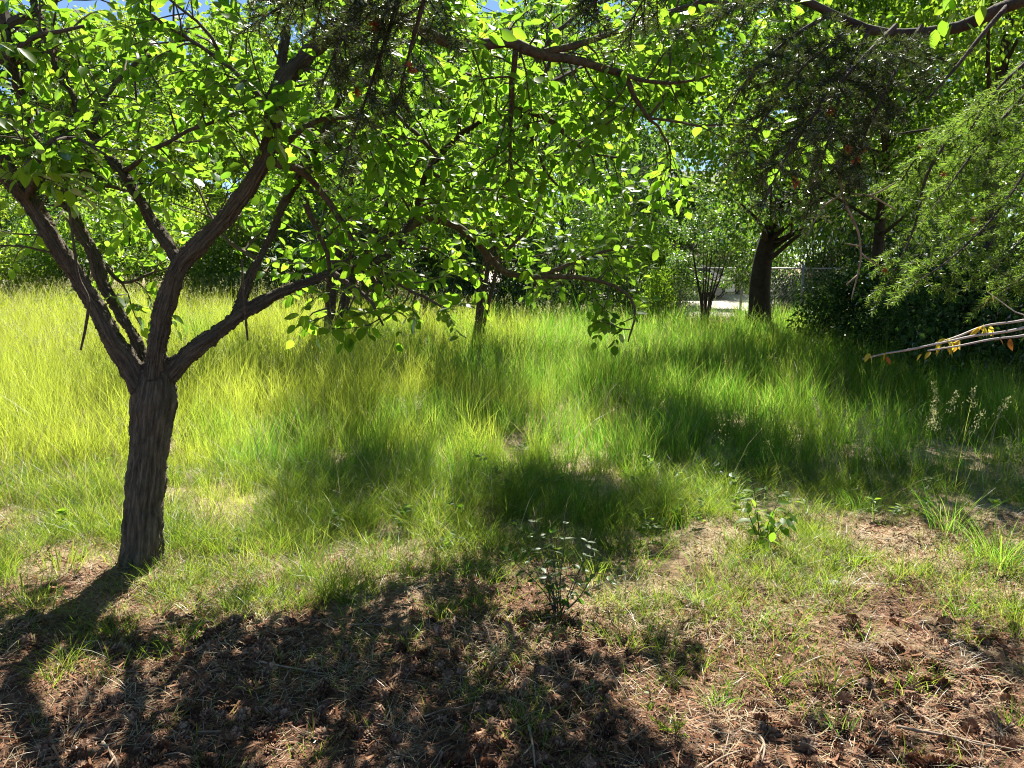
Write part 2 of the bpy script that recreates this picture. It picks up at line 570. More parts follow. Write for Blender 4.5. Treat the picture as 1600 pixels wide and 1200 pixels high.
for k, pth in enumerate([trunk_path] + limb_paths):
    s = spline(pth, .03)
    T_, N_, B_ = frames(s[:, :3])
    # knobbly: radius and line wander a little
    w = (fbm(np.arange(len(s)) * .13, np.full(len(s), k * 7.3), seed=4) - .5)
    s[:, 3] *= (1 + (.08 if k == 0 else .3) * w) * (1 if k == 0 else .87)
    if k:
        jit = np.stack([fbm(np.arange(len(s)) * .16, np.full(len(s), k * 3.1 + q * 17), seed=14) - .5 for q in range(3)], -1)
        s[:, :3] += jit * (.035 * np.clip(np.arange(len(s)) / 12, 0, 1))[:, None]
    L_ = np.concatenate([[0], np.cumsum(np.linalg.norm(np.diff(s[:, :3], axis=0), axis=1))])
    skel.append((s, T_, N_, B_, L_ + k * 11.7))
    tmp.add(*tube(s[:, :3], s[:, 3], 20))
tmp_me = tmp.mesh('wood_blank')
tmp_ob = bpy.data.objects.new('wood_blank', tmp_me)
col.objects.link(tmp_ob)
rm = tmp_ob.modifiers.new('r', 'REMESH')
rm.mode = 'VOXEL'
rm.voxel_size = .0095
sm = tmp_ob.modifiers.new('s', 'SMOOTH')
sm.factor, sm.iterations = .5, 6
dg = bpy.context.evaluated_depsgraph_get()
wood = bpy.data.meshes.new_from_object(tmp_ob.evaluated_get(dg))
bpy.data.objects.remove(tmp_ob)
wood.name = 'trunk'
nv = len(wood.vertices)
co = np.zeros(nv * 3, np.float32)
wood.vertices.foreach_get('co', co)
co = co.reshape(-1, 3).astype(float)
no = np.zeros(nv * 3, np.float32)
wood.vertices.foreach_get('normal', no)
no = no.reshape(-1, 3).astype(float)
# bark coordinates: around the nearest limb and along it
SP = np.vstack([s[0][:, :3] for s in skel])
SR = np.concatenate([s[0][:, 3] for s in skel])
ST = np.vstack([s[1] for s in skel])
SN, SB, SL = np.vstack([s[2] for s in skel]), np.vstack([s[3] for s in skel]), np.concatenate([s[4] for s in skel])
bc = np.zeros((nv, 3))
for a in range(0, nv, 4000):
    c = co[a:a + 4000]
    d = np.linalg.norm(c[:, None] - SP[None], axis=2) - SR[None]
    j = d.argmin(1)
    off = c - SP[j]
    un, ub = nrm(np.stack([(off * SN[j]).sum(1), (off * SB[j]).sum(1)], -1)).T
    bc[a:a + 4000] = np.stack([un * .11, ub * .11, SL[j] + (off * ST[j]).sum(1)], -1)
wx_ = fbm(bc[:, 0] * 30, bc[:, 1] * 30, bc[:, 2] * 10, 3, 61) - .5
wy_ = fbm(bc[:, 0] * 30 + 9, bc[:, 1] * 30, bc[:, 2] * 10, 3, 71) - .5
bu = (bc[:, 0] * .8 + bc[:, 1] * .6) + .035 * wx_
bv = (-bc[:, 0] * .6 + bc[:, 1] * .8) + .035 * wy_
bs = bc[:, 2] + .08 * wx_ + .06 * wy_ + .35 * bu
rid = 1 - np.abs(2 * fbm(bu * 48, bv * 48, bs * 9, 3, 31) - 1)      # ridges running along the limb
rid2 = 1 - np.abs(2 * fbm(bu * 90, bv * 90, bs * 30, 3, 41) - 1)
big = fbm(bc[:, 0] * 14, bc[:, 1] * 14, bc[:, 2] * 7, 2, 51) - .5
disp = -.013 * np.clip(rid - .62, 0, 1) / .38 - .006 * np.clip(rid2 - .6, 0, 1) / .4 + .016 * big
co += no * disp[:, None]
wood.vertices.foreach_set('co', co.astype(np.float32).ravel())
at = wood.attributes.new('barkco', 'FLOAT_VECTOR', 'POINT')
at.data.foreach_set('vector', bc.astype(np.float32).ravel())
wood.polygons.foreach_set('use_smooth', np.full(len(wood.polygons), True))
wood.materials.clear()
wood.materials.append(M['bark'])
wood.update()
main_tree = thing('broadleaf_tree', BASE, 'low forked tree with rough dark bark and oval leaves standing in front of the meadow', 'tree')
obj('trunk', wood, main_tree, label='rough fissured trunk forking into leaning limbs')


# ------------------------------------------------------------------ branches, twigs and leaves of the main tree
class Leafy:
    def __init__(self):
        self.tw = MB()
        self.pos, self.dir, self.nor, self.size = [], [], [], []

    def leaf(self, p, d, n, s):
        self.pos.append(p)
        self.dir.append(d)
        self.nor.append(n)
        self.size.append(s)

    def arrays(self):
        return [np.array(a) for a in (self.pos, self.dir, self.nor, self.size)]


def rv(s=1.0):
    return rng.normal(0, s, 3)


def grow(L, start, d, length, r, level, leaf=.075, droop=.05, spacing=.04, sub=(.12, .3), nsub=None, wig=.16, lo=.25):
    n = max(3, int(length / .06))
    step = length / n
    pts = [np.asarray(start, float)]
    d = nrm(d)
    for i in range(n):
        d = nrm(d + rv(wig) + np.array([0, 0, -droop * (i / n)]))
        pts.append(pts[-1] + d * step)
    pts = np.array(pts)
    rad = np.linspace(r, max(.0012, r * .35), len(pts))
    L.tw.add(*tube(pts, rad, 5 if r > .004 else 4, False))
    T = nrm(np.gradient(pts, axis=0))
    if level > 0:
        k = nsub if nsub is not None else int(length / .11)
        for q in range(k):
            i = int((lo + (1 - lo) * (q + rng.random()) / max(1, k)) * (len(pts) - 1))
            side = nrm(np.cross(T[i], rv()))
            dd = T[i] * .6 + side * .8 + np.array([0, 0, .12])
            grow(L, pts[i], dd, rng.uniform(*sub) * (1.2 - .5 * i / len(pts)), max(.0015, rad[i] * .55), level - 1, leaf, droop * 1.2, spacing, (.06, .14), None, wig, .15)
    # leaves
    s, sgn = length * (.55 if level > 0 else .15), 1
    while s < length:
        i = min(len(pts) - 1, int(s / length * (len(pts) - 1)))
        side = nrm(np.cross(T[i], np.array([0, 0, 1.0]) + rv(.35))) * sgn
        dd = side * .8 + T[i] * .55 + np.array([0, 0, -.28]) + rv(.25)
        L.leaf(pts[i] + nrm(dd) * .008, dd, np.array([0, 0, 1.0]) + rv(.55), leaf * rng.uniform(.45, 1.2))
        sgn = -sgn
        s += spacing * rng.uniform(.6, 1.4)
    L.leaf(pts[-1], T[-1] + rv(.2), np.array([0, 0, 1.0]) + rv(.4), leaf * rng.uniform(.7, 1.1))


ML = Leafy()
branch_paths = [
    # upper arching bough
    [S(560, 18, -.15, 24), S(612, 22, -.1, 24), S(668, 52, -.05, 23), S(725, 72, 0, 22), S(790, 66, .02, 21), S(850, 86, .05, 19), S(925, 100, .1, 15), S(975, 118, .12, 12), S(992, 150, .12, 9), S(1012, 185, .15, 6)],
    [S(845, 84, .05, 15), S(895, 72, .05, 13), S(950, 55, .05, 11), S(1010, 30, .05, 9), S(1080, 10, .05, 6)],
    [S(965, 112, .1, 10), S(1010, 128, .05, 8), S(1060, 130, 0, 6), S(1110, 118, -.05, 4)],
    [S(806, 78, .02, 12), S(802, 120, .1, 12), S(799, 168, .2, 11), S(796, 215, .25, 8), S(800, 262, .3, 6), S(815, 310, .3, 4)],
    [S(800, 168, .4, 12), S(850, 182, .45, 10), S(885, 212, .5, 8), S(925, 238, .5, 6), S(985, 248, .5, 4)],
    [S(805, 168, .45, 10), S(830, 205, .5, 8), S(850, 262, .5, 6), S(880, 300, .5, 4)],
    [S(690, 248, .5, 11), S(640, 200, .6, 8), S(600, 165, .7, 6), S(560, 150, .8, 4)],
    # drooping right hand limb
    [S(612, 392, .45, 18), S(655, 345, .7, 17), S(700, 348, .9, 16), S(742, 375, 1.0, 15), S(790, 424, 1.1, 13), S(850, 432, 1.15, 11), S(905, 432, 1.2, 9), S(960, 448, 1.2, 7), S(992, 480, 1.2, 5), S(982, 535, 1.2, 3)],
    [S(845, 430, 1.15, 9), S(885, 415, 1.2, 8), S(935, 395, 1.3, 6), S(990, 385, 1.3, 4)],
    [S(770, 405, 1.05, 9), S(800, 385, 1.0, 7), S(830, 350, .95, 5), S(845, 300, .9, 3)],
    [S(428, 252, -.1, 17), S(470, 268, .05, 15), S(505, 305, .15, 13), S(535, 350, .2, 12), S(565, 395, .25, 10), S(605, 430, .25, 8), S(650, 460, .25, 6), S(700, 482, .25, 4)],
    [S(430, 238, -.1, 13), S(475, 200, -.05, 11), S(520, 185, 0, 9), S(575, 190, .05, 6), S(620, 220, .1, 4)],
    [S(478, 318, .25, 12), S(500, 370, .3, 10), S(515, 420, .35, 9), S(512, 470, .4, 8), S(520, 500, .4, 4)],
    [S(520, 425, .25, 12), S(560, 455, .2, 9), S(585, 480, .15, 6), S(598, 508, .1, 4)],
    # left hand and upper boughs
    [S(192, 268, .05, 11), S(240, 235, 0, 9), S(300, 205, -.05, 7), S(355, 180, -.1, 5), S(400, 170, -.1, 3)],
    [S(432, 180, -.1, 12), S(385, 130, -.1, 10), S(330, 85, -.1, 8), S(270, 45, -.1, 7), S(210, 10, -.1, 5)],
    [S(345, 90, -.1, 7), S(330, 60, -.15, 6), S(290, 20, -.2, 5), S(240, -20, -.2, 4)],
    [S(150, 400, .25, 11), S(190, 440, .3, 7), S(230, 430, .4, 5), S(270, 415, .5, 4)],
    [S(42, 310, -.2, 13), S(70, 232, -.3, 9), S(115, 215, -.35, 7), S(165, 240, -.4, 5)],
    [S(-60, 170, -.3, 16), S(-10, 100, -.2, 12), S(50, 60, -.15, 9), S(130, 40, -.1, 6)],
    [S(110, 310, .3, 13), S(150, 290, .5, 9), S(210, 300, .7, 6), S(270, 320, .8, 4)],
    [S(140, 200, .1, 12), S(180, 130, .2, 9), S(230, 90, .3, 7), S(290, 80, .4, 4)],
    [S(500, 220, .3, 11), S(560, 240, .5, 8), S(610, 280, .6, 6), S(640, 330, .7, 4)],
    [S(404, 405, .2, 10), S(360, 380, .4, 7), S(330, 340, .6, 5), S(310, 290, .7, 4)],
    [S(668, 268, .5, 11), S(720, 290, .7, 8), S(770, 300, .8, 6), S(830, 330, .9, 4)],
]
for pth in branch_paths:
    s = spline(pth, .05)
    s[:, :3] += .012 * (np.stack([fbm(np.arange(len(s)) * .5, np.full(len(s), k + pth[0][0] * 9), seed=8) for k in range(3)], -1) - .5) * np.clip(np.arange(len(s)), 0, 1)[:, None] * 2
    rr = s[:, 3] * .8 * (1 + .25 * (fbm(np.arange(len(s)) * .6, np.full(len(s), pth[1][1] * 5), seed=18) - .5))
    MB().add(*tube(s[:, :3], rr, 9)).build('branch', M['branch'], main_tree, smooth=True)


def along(pth, n, a, b, **kw):
    s = spline(pth, .04)
    T = nrm(np.gradient(s[:, :3], axis=0))
    for q in range(n):
        i = int((a + (b - a) * (q + rng.random()) / n) * (len(s) - 1))
        side = nrm(np.cross(T[i], rv()))
        side = side + np.array([0, 0, kw.get('up', .1)])
        grow(ML, s[i, :3] + side * s[i, 3] * .6, side + T[i] * .5, rng.uniform(*kw.get('ln', (.25, .6))), min(.006, s[i, 3] * .5), 1, leaf=kw.get('leaf', .078), droop=kw.get('droop', .1))


for i, pth in enumerate(branch_paths):
    s = np.array(pth)
    ln = np.linalg.norm(np.diff(s[:, :3], axis=0), axis=1).sum()
    low_ = i in (7, 8, 9, 10, 12, 13)
    along(pth, max(6, int(ln * (15 if low_ else 15))), .12, 1.0, ln=(.12, .34) if low_ else (.15, .5), leaf=.082, up=.35 if low_ else .1, droop=.02 if low_ else .1)
for i, pth in enumerate(limb_paths):
    s = np.array(pth)
    ln = np.linalg.norm(np.diff(s[:, :3], axis=0), axis=1).sum()
    along(pth, int(ln * 8), .5, 1.0, ln=(.2, .6))
# the crown above the picture: limbs carry on upwards
for pth in limb_paths + branch_paths[:2]:
    e = np.array(pth[-1])
    d = nrm(e[:3] - np.array(pth[-2])[:3]) + np.array([0, 0, .5])
    for q in range(3):
        dd = nrm(d + rv(.55))
        ln = rng.uniform(.8, 1.5)
        if pth[-1][2] > 2.2:
            grow(ML, e[:3], dd, ln, e[3] * .8, 2, leaf=.08, nsub=5, sub=(.2, .5), wig=.12)

pos, dr, nr, sz = ML.arrays()
_px, _py, _ = to_px(pos)
_k = (_py > -25) | (rng.random(len(pos)) < .32)
pos, dr, nr, sz = pos[_k], dr[_k], nr[_k], sz[_k]
# leaves hold on to the picture only where the tree can be seen; keep clear of the fork
ML.tw.build('twigs', M['twig'], main_tree, kind='stuff')
px, py, dep = to_px(pos)
inview = (px > 8) & (px < 1592) & (py > 8) & (py < 700) & (dep > .5)
score = np.where(inview, sz / dep, 0)
big_i = np.argsort(-score)[:300]
variants = []
for w, f, c in ((.62, .12, .16), (.56, .2, .3), (.68, .08, .05), (.6, .16, -.12), (.52, .25, .2)):
    V, F = leaf_hi(w, f, c)
    variants.append(MB().add(V, F).mesh('leaf', M['leaf'], True))
for q, i in enumerate(big_i):
    Yv = nrm(dr[i])
    Xv = nrm(np.cross(Yv, nr[i]))
    Zv = np.cross(Xv, Yv)
    o = bpy.data.objects.new('leaf', variants[q % len(variants)])
    col.objects.link(o)
    o.parent = main_tree
    m4 = Matrix(((Xv[0], Yv[0], Zv[0], pos[i][0] - BASE[0]), (Xv[1], Yv[1], Zv[1], pos[i][1] - BASE[1]), (Xv[2], Yv[2], Zv[2], pos[i][2] - BASE[2]), (0, 0, 0, 1)))
    o.matrix_basis = m4 @ Matrix.Scale(sz[i], 4)
rest = np.ones(len(pos), bool)
rest[big_i] = False
idx = np.nonzero(rest)[0]
fm = MB()
for q in range(3):
    w, f, c = ((.62, .12, .16), (.56, .2, .3), (.66, .1, -.08))[q]
    V, F = leaf_hi(w, f, c, (.2, .5, .8), (.75, 1, .6))
    k = idx[q::3]
    fm.add(*scatter(V, F, pos[k], dr[k], nr[k], sz[k]))
fm.build('foliage', M['leaf'], main_tree, smooth=True, kind='stuff')
print('main tree leaves', len(pos))


# dead vines hanging from the limbs
def hanging(name, pts, r, label, mat='dead_twig'):
    s = spline(np.array(pts), .03)
    t = thing(name, s[0, :3], label, 'vine')
    MB().add(*tube(s[:, :3], s[:, 3] if s.shape[1] > 3 else r, 7)).build('stem', M[mat], t, smooth=True)


hanging('dead_vine', [S(92, 225, -.3, 3), S(104, 300, -.3, 3.5), S(114, 370, -.3, 4), S(122, 430, -.3, 4.5), S(138, 468, -.3, 5), S(134, 510, -.3, 4.5), S(126, 547, -.3, 3)], .006, 'crooked dry vine hanging beside the outermost leaning limb', 'branch')
hanging('dead_vine', [S(378, 405, .05, 3), S(380, 450, .05, 4), S(384, 500, .05, 4), S(387, 532, .05, 3)], .004, 'short thin dry vine hanging below the lowest limb', 'branch')


# ------------------------------------------------------------------ trees and shrubs behind the meadow
def crown_leaves(clumps, rads, n, leaf, tm=LEAF_LO, flat=.75, up=.5):
    """n leaves spread over uneven clumps"""
    w = rads ** 2
    k = rng.choice(len(clumps), n, p=w / w.sum())
    v = nrm(rng.normal(0, 1, (n, 3)))
    rr = rng.random(n) ** .45
    p = clumps[k] + v * (rads[k] * rr)[:, None] * np.array([1, 1, flat])
    d = v * .7 + rng.normal(0, .5, (n, 3)) + np.array([0, 0, -.3])
    nn = np.array([0, 0, up]) + rng.normal(0, .5, (n, 3)) + v * .3
    return scatter(tm[0], tm[1], p, d, nn, leaf * rng.uniform(.6, 1.25, n))


PROTO = {}


def tree(name, px_, Y, h, cr, label, mat='leaf_far', low=.25, nleaf=12000, leaf=.10, tr=.13, lean=(0, 0), nclump=46, cat='tree', group=None, stems=1, cy=1.0, barkm='far_bark', x=None, clump=(.45, .9), hollow=.45, proto=None):
    X = (px_ - 800) / FPX * Y if x is None else x
    place = np.array([X, Y, float(gz(X, Y))])
    t = thing(name, place, label, cat, group)
    if proto and proto in PROTO:
        # a sibling of an earlier one: turned, resized, with foliage of its own tint
        tm_, cm_, h0, c0 = PROTO[proto]
        for nm_, me_, ma_, kd_ in (('trunk', tm_, barkm, None), ('crown', cm_, mat, 'stuff')):
            o = obj(nm_, me_, t, kind=kd_, loc=(0, 0, 0))
            o.scale = (cr / c0, cr / c0, h / h0)
            o.rotation_euler = (0, 0, len(bpy.data.objects) * 2.1)
            o.material_slots[0].link = 'OBJECT'
            o.material_slots[0].material = M[ma_]
        a_, b_ = [o for o in t.children][:2]
        b_.rotation_euler = a_.rotation_euler
        return t
    base = np.zeros(3)
    zc, rz = h * (low + 1) / 2, h * (1 - low) / 2
    cl = []
    while len(cl) < nclump:
        v = rng.uniform(-1, 1, 3)
        q = np.linalg.norm(v)
        if q > 1 or q < hollow * rng.random():
            continue
        taper = 1 - .35 * max(0, v[2])
        cl.append([v[0] * cr * taper * rng.uniform(.8, 1.15), v[1] * cr * cy * taper, v[2] * rz * rng.uniform(.85, 1.1)])
    cl = np.array(cl) + base + np.array([lean[0], lean[1], zc])
    cl[:, 2] = np.maximum(cl[:, 2], base[2] + .25)
    rads = rng.uniform(*clump, nclump) * (cr / 3) ** .5
    wm = MB()
    ends = []
    for s in range(stems):
        a = 2 * math.pi * (s + rng.random() * .6) / stems
        sp = 0 if stems == 1 else rng.uniform(.12, .35) * cr
        off = np.array([math.cos(a), math.sin(a), 0])
        hh = h * rng.uniform(.55, .8)
        tops = base + off * sp + np.array([lean[0], lean[1], hh])
        pth = [base + off * tr * (stems > 1) * 1.2 + [0, 0, -.15], base + off * sp * .25 + [lean[0] * .25, lean[1] * .25, hh * .3], base + off * sp * .6 + [lean[0] * .65, lean[1] * .65, hh * .62], tops]
        for q in (1, 2):
            pth[q] = pth[q] + rv(.06 * tr / .1) * [1, 1, 0]
        sp_ = spline(pth, .25)
        rad = np.linspace(tr * 1.15, tr * .25, len(sp_))
        rad[0] *= 1.25
        wm.add(*tube(sp_, rad, 10))
        ends.append((sp_, rad))
    for c in cl[:: 1 if nclump < 40 else 2]:
        sp_, rad = ends[rng.integers(len(ends))]
        dz = np.abs(sp_[:, 2] - (c[2] - .35 * np.linalg.norm(c[:2] - sp_[0, :2])))
        i = int(np.clip(dz.argmin(), len(sp_) * .25, len(sp_) - 1))
        mid = (sp_[i] + c) / 2 + np.array([0, 0, .12]) + rv(.2)
        b = spline([sp_[i], mid, c], .45)
        wm.add(*tube(b, np.linspace(min(rad[i] * .4, .06), .008, len(b)), 5, False))
    wt = obj('trunk', wm.mesh('trunk', M[barkm], True), t, loc=(0, 0, 0))
    fm = MB().add(*crown_leaves(cl, rads, nleaf, leaf))
    ct = obj('crown', fm.mesh('crown', M[mat]), t, kind='stuff', loc=(0, 0, 0))
    if proto:
        PROTO[proto] = (wt.data, ct.data, h, cr)
    return t


# edge of the meadow, from the left
SH = dict(low=.0, stems=6, cat='shrub')
tree('hedge_shrub', -60, 21, 3.8, 2.8, 'bright leafy shrub at the outer end of the meadow edge', 'leaf_lime', nleaf=15000, leaf=.11, tr=.05, **SH, proto='shrub0')
tree('hedge_shrub', 95, 23, 3.2, 2.4, 'deep green shrub in the gap behind the leaning limbs', 'leaf_blue', nleaf=14000, leaf=.10, tr=.05, **SH, proto='shrub1')
tree('hedge_shrub', 210, 22.5, 3.6, 2.6, 'fresh green shrub behind the fork of the trunk', 'leaf_far', nleaf=15000, leaf=.11, tr=.05, **SH, proto='shrub2')
tree('hedge_shrub', 330, 23, 3.0, 2.5, 'rounded lime green shrub behind pale seed heads', 'leaf_lime', nleaf=15000, leaf=.10, tr=.045, **SH, proto='shrub3')
tree('hedge_shrub', 440, 22.5, 3.4, 2.4, 'fresh leafy shrub behind the stems of the small orchard tree', 'leaf_far', nleaf=15000, leaf=.10, tr=.045, **SH, proto='shrub0')
tree('hedge_shrub', 590, 22, 3.4, 2.4, 'dense cool green shrub between the orchard tree and the slender tree', 'leaf_blue', nleaf=15000, leaf=.10, tr=.05, **SH, proto='shrub1')
tree('hedge_shrub', 700, 21.5, 3.2, 2.0, 'fresh green shrub behind the slender meadow tree', 'leaf_far', nleaf=14000, leaf=.10, tr=.05, **SH, proto='shrub2')
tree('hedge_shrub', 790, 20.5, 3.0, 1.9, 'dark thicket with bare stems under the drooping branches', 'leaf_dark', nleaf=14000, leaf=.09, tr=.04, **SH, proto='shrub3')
tree('hedge_shrub', 900, 20, 3.4, 1.9, 'dark leafy shrub between thicket and pale yard', 'leaf_blue', nleaf=15000, leaf=.09, tr=.045, **SH, proto='shrub0')
tree('broadleaf_tree', 1010, 30, 7.0, 2.6, 'round crowned tree between the hedge end and the house', 'leaf_blue', .1, 20000, .165, .12, proto='broad1')
tree('hedge_shrub', 985, 21.5, 2.9, 1.4, 'light green shrub ending the hedge at the pale yard', 'leaf_far', nleaf=10000, leaf=.09, tr=.045, **SH, proto='shrub1')
tree('broadleaf_tree', -90, 32, 11.5, 4.6, 'bright green tree at the outer corner of the meadow', 'leaf_far', .1, 20000, .165, .14, proto='broad0')
tree('broadleaf_tree', 90, 33, 11.5, 4.4, 'cool green tree behind the two leaning limbs', 'leaf_blue', .1, 20000, .165, .14, proto='broad1')
tree('broadleaf_tree', 240, 32, 12.0, 4.7, 'tall light green tree behind the forked trunk', 'leaf_lime', .1, 22000, .165, .15, proto='broad2')
tree('broadleaf_tree', 410, 33, 11.5, 4.4, 'medium green tree behind the crooked low limb', 'leaf_far', .1, 20000, .165, .14, proto='broad0')
tree('orchard_tree', 512, 13.5, 5.4, 2.7, 'small leaning orchard tree with two dark stems in the tall grass', 'leaf', .24, 17000, .10, .10, lean=(.9, -.8), stems=2, nclump=32, clump=(.4, .75))
tree('orchard_tree', 742, 14.2, 8.8, 3.9, 'many stemmed slender meadow tree with wide leafy crown above the drooping branches', 'leaf', .2, 34000, .10, .035, stems=4, lean=(1.4, -2.4), nclump=30, clump=(.42, .8), hollow=.2)
tree('broadleaf_tree', 570, 27, 11, 3.6, 'tall cool green tree rising above the orchard tree', 'leaf_blue', .1, 20000, .165, .17, proto='broad1')
tree('broadleaf_tree', 720, 26, 11, 3.6, 'tall fresh green tree rising behind the arching bough', 'leaf_far', .12, 20000, .165, .17, proto='broad2')
tree('broadleaf_tree', 880, 25, 10.5, 3.3, 'tall tree with cool green crown above the dark shrubs', 'leaf_blue', .12, 20000, .165, .17, proto='broad0')
tree('hedge_shrub', 1078, 38, 6.2, 3.0, 'lime green shrub before the wooden deck', 'leaf_lime', .0, 10000, .13, .05, stems=5, cat='shrub', proto='shrub2')
tree('hedge_shrub', 1150, 36, 6.6, 2.6, 'leafy green shrub hiding the roof end of the house', 'leaf_far', .0, 10000, .13, .05, stems=5, cat='shrub', proto='shrub1')
tree('multi_stem_shrub', 1100, 20.2, 3.5, 1.9, 'open vase shaped shrub with many thin dark stems beside the thick trunk', 'leaf_blue', .12, 15000, .08, .03, stems=9, cat='shrub', nclump=34, clump=(.3, .6))
tree('shade_tree', 1188, 17.0, 9.0, 3.8, 'thick dark trunked tree by the wire fence with blue green crown', 'leaf_blue', .2, 32000, .12, .24, lean=(.35, -1.2), nclump=66, barkm='dark_bark')
tree('hedge_shrub', 1270, 24, 4.6, 1.9, 'green shrub overhanging the wire fence', 'leaf_blue', .4, 10000, .11, .05, stems=4, cat='shrub', proto='shrub3')
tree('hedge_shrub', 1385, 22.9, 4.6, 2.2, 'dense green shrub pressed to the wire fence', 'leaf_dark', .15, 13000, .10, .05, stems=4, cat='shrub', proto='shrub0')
tree('broadleaf_tree', 1290, 28, 10.5, 3.4, 'bright tree behind the wire fence', 'leaf_far', .3, 18000, .165, .15, proto='broad1')
tree('maple_tree', 1372, 14, 8.0, 3.6, 'fresh green tree behind the hanging fir boughs', 'leaf_far', .30, 24000, .10, .12, lean=(-1.0, -1.8))
tree('maple_tree', 1530, 11, 8.5, 3.4, 'large leafy tree at the edge of the dark hedge', 'leaf_far', .26, 24000, .10, .14, lean=(-.6, -1.0))
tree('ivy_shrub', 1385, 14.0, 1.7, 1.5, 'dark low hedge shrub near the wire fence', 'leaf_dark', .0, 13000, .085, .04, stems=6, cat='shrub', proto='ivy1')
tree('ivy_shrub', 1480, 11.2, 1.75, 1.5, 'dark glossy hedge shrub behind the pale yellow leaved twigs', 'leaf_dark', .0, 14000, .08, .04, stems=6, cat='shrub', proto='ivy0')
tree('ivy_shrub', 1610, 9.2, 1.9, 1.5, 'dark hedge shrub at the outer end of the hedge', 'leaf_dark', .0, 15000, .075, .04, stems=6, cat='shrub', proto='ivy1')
tree('broadleaf_tree', 0, 14, 10.0, 3.2, 'tall tree closing the dark hedge', 'leaf_far', .2, 18000, .165, .16, x=10.5, proto='broad2')
tree('ivy_shrub', 1255, 24.2, 1.3, 1.3, 'low green bush behind the wire fence beside the thick trunk', 'leaf_blue', .0, 13000, .085, .04, stems=6, cat='shrub', proto='ivy0')
tree('ivy_shrub', 1035, 23.0, 1.9, 1.2, 'low dark bush where the hedge meets the yard', 'leaf_dark', .0, 13000, .085, .04, stems=6, cat='shrub', proto='ivy1')
# the far wood behind everything
for k, (pxx, Yf, hh) in enumerate(((-120, 40, 15), (60, 44, 14), (220, 40, 15), (380, 43, 15), (540, 41, 16), (700, 44, 16), (860, 40, 15), (960, 66, 14), (1130, 70, 9), (1290, 44, 15), (1430, 40, 14), (1640, 38, 15))):
    names = ['the outer corner of the meadow', 'the leaning limbs', 'the forked trunk', 'the crooked limb', 'the orchard tree', 'the arching bough', 'the cool green crown', 'the end of the hedge', 'the house', 'the wire fence', 'the fresh green tree', 'the dark hedge']
    tree('far_tree', pxx, Yf, hh, 5.2, 'tall distant tree far behind ' + names[k], ['leaf_blue', 'leaf_far'][k % 2], .02, 12000, .33, .2, group='distant trees beyond the yard', clump=(.9, 1.6), proto='far%d' % (k % 3))


# ------------------------------------------------------------------ wire fence, house, car beyond the meadow
FY = 22.0
t = thing('wire_fence', (9.5, FY, 0), 'galvanised chain link fence behind the thick dark trunk', 'fence')
fx = np.arange(3.2, 16.1, 1.8)
for x in fx:
    V, F, C = tube([[x, FY, -.2], [x, FY, .8], [x, FY, 1.62]], .035, 10)
    p = MB().add(V, F, C).build('post', M['steel'], t, smooth=True)
    MB().add(*tube([[x, FY, 1.62], [x, FY, 1.65], [x, FY, 1.68]], [.045, .045, .015], 10)).build('post_cap', M['steel'], p)
MB().add(*tube([[fx[0], FY, 1.57], [fx[-1], FY, 1.57]], .022, 8)).build('top_rail', M['steel'], t, smooth=True)
for a, b in zip(fx[:-1], fx[1:]):
    wmb = MB()
    for s in (-1, 1):
        for k in np.arange(-1.5, 1.8, .11):
            lo, hi = max(0, -k), min(1.5, 1.8 - k)
            if hi - lo < .05:
                continue
            xa = a + k + np.array([lo, hi])
            if s < 0:
                xa = a + b - xa
            wmb.add(*tube([[xa[0], FY - .04 + s * .003, .05 + lo], [xa[1], FY - .04 + s * .003, .05 + hi]], .0035, 3, False))
    wmb.build('wire_mesh', M['steel'], t)

HX, HY, HZ = 9.0, 46.0, .6
t = thing('house', (HX, HY, HZ), 'house with grey roof and raised wooden deck behind the trees', 'house')
MB().add(*box((HX, HY, HZ + 2.3), (9, 7, 4.6))).build('wall', M['stucco'], t)
V = np.array([[HX - 5, HY - 4.0, HZ + 4.5], [HX + 5, HY - 4.0, HZ + 4.5], [HX + 5, HY, HZ + 6.6], [HX - 5, HY, HZ + 6.6], [HX - 5, HY + 4.0, HZ + 4.5], [HX + 5, HY + 4.0, HZ + 4.5]])
V2 = V + np.array([0, 0, .18])
MB().add(np.vstack([V, V2]), [[0, 3, 2, 1], [3, 4, 5, 2], [6, 7, 8, 9], [9, 8, 11, 10], [0, 1, 7, 6], [4, 10, 11, 5], [0, 6, 9, 3], [3, 9, 10, 4], [1, 2, 8, 7], [2, 5, 11, 8]]).build('roof', M['roof'], t)
MB().add(np.array([[HX - 4.5, HY - 3.4, HZ + 4.6], [HX - 4.5, HY + 3.4, HZ + 4.6], [HX - 4.5, HY, HZ + 6.5]]), [[0, 1, 2]]).add(np.array([[HX + 4.5, HY - 3.4, HZ + 4.6], [HX + 4.5, HY + 3.4, HZ + 4.6], [HX + 4.5, HY, HZ + 6.5]]), [[0, 2, 1]]).build('gable', M['stucco'], t)
for wx in (-2.6, .2, 2.9):
    w = MB().add(*box((HX + wx, HY - 3.53, HZ + 3.5), (1.3, .08, 1.2))).build('window', M['white'], t)
    MB().add(*box((HX + wx, HY - 3.58, HZ + 3.5), (1.1, .04, 1.0))).build('pane', M['glass'], w)
dk = MB().add(*box((HX - 1, HY - 4.9, HZ + 2.3), (8, 2.6, .2))).build('deck', M['wood'], t)
for px_ in (-4.8, -1, 2.8):
    MB().add(*box((HX + px_, HY - 6.0, HZ + 1.1), (.16, .16, 2.2))).build('deck_post', M['wood'], dk)
MB().add(*box((HX - 1, HY - 6.15, HZ + 3.42), (8, .09, .1))).build('hand_rail', M['wood'], dk)
bal = MB().add(*box((0, 0, 0), (.13, .03, .98))).mesh('baluster', M['wood'])
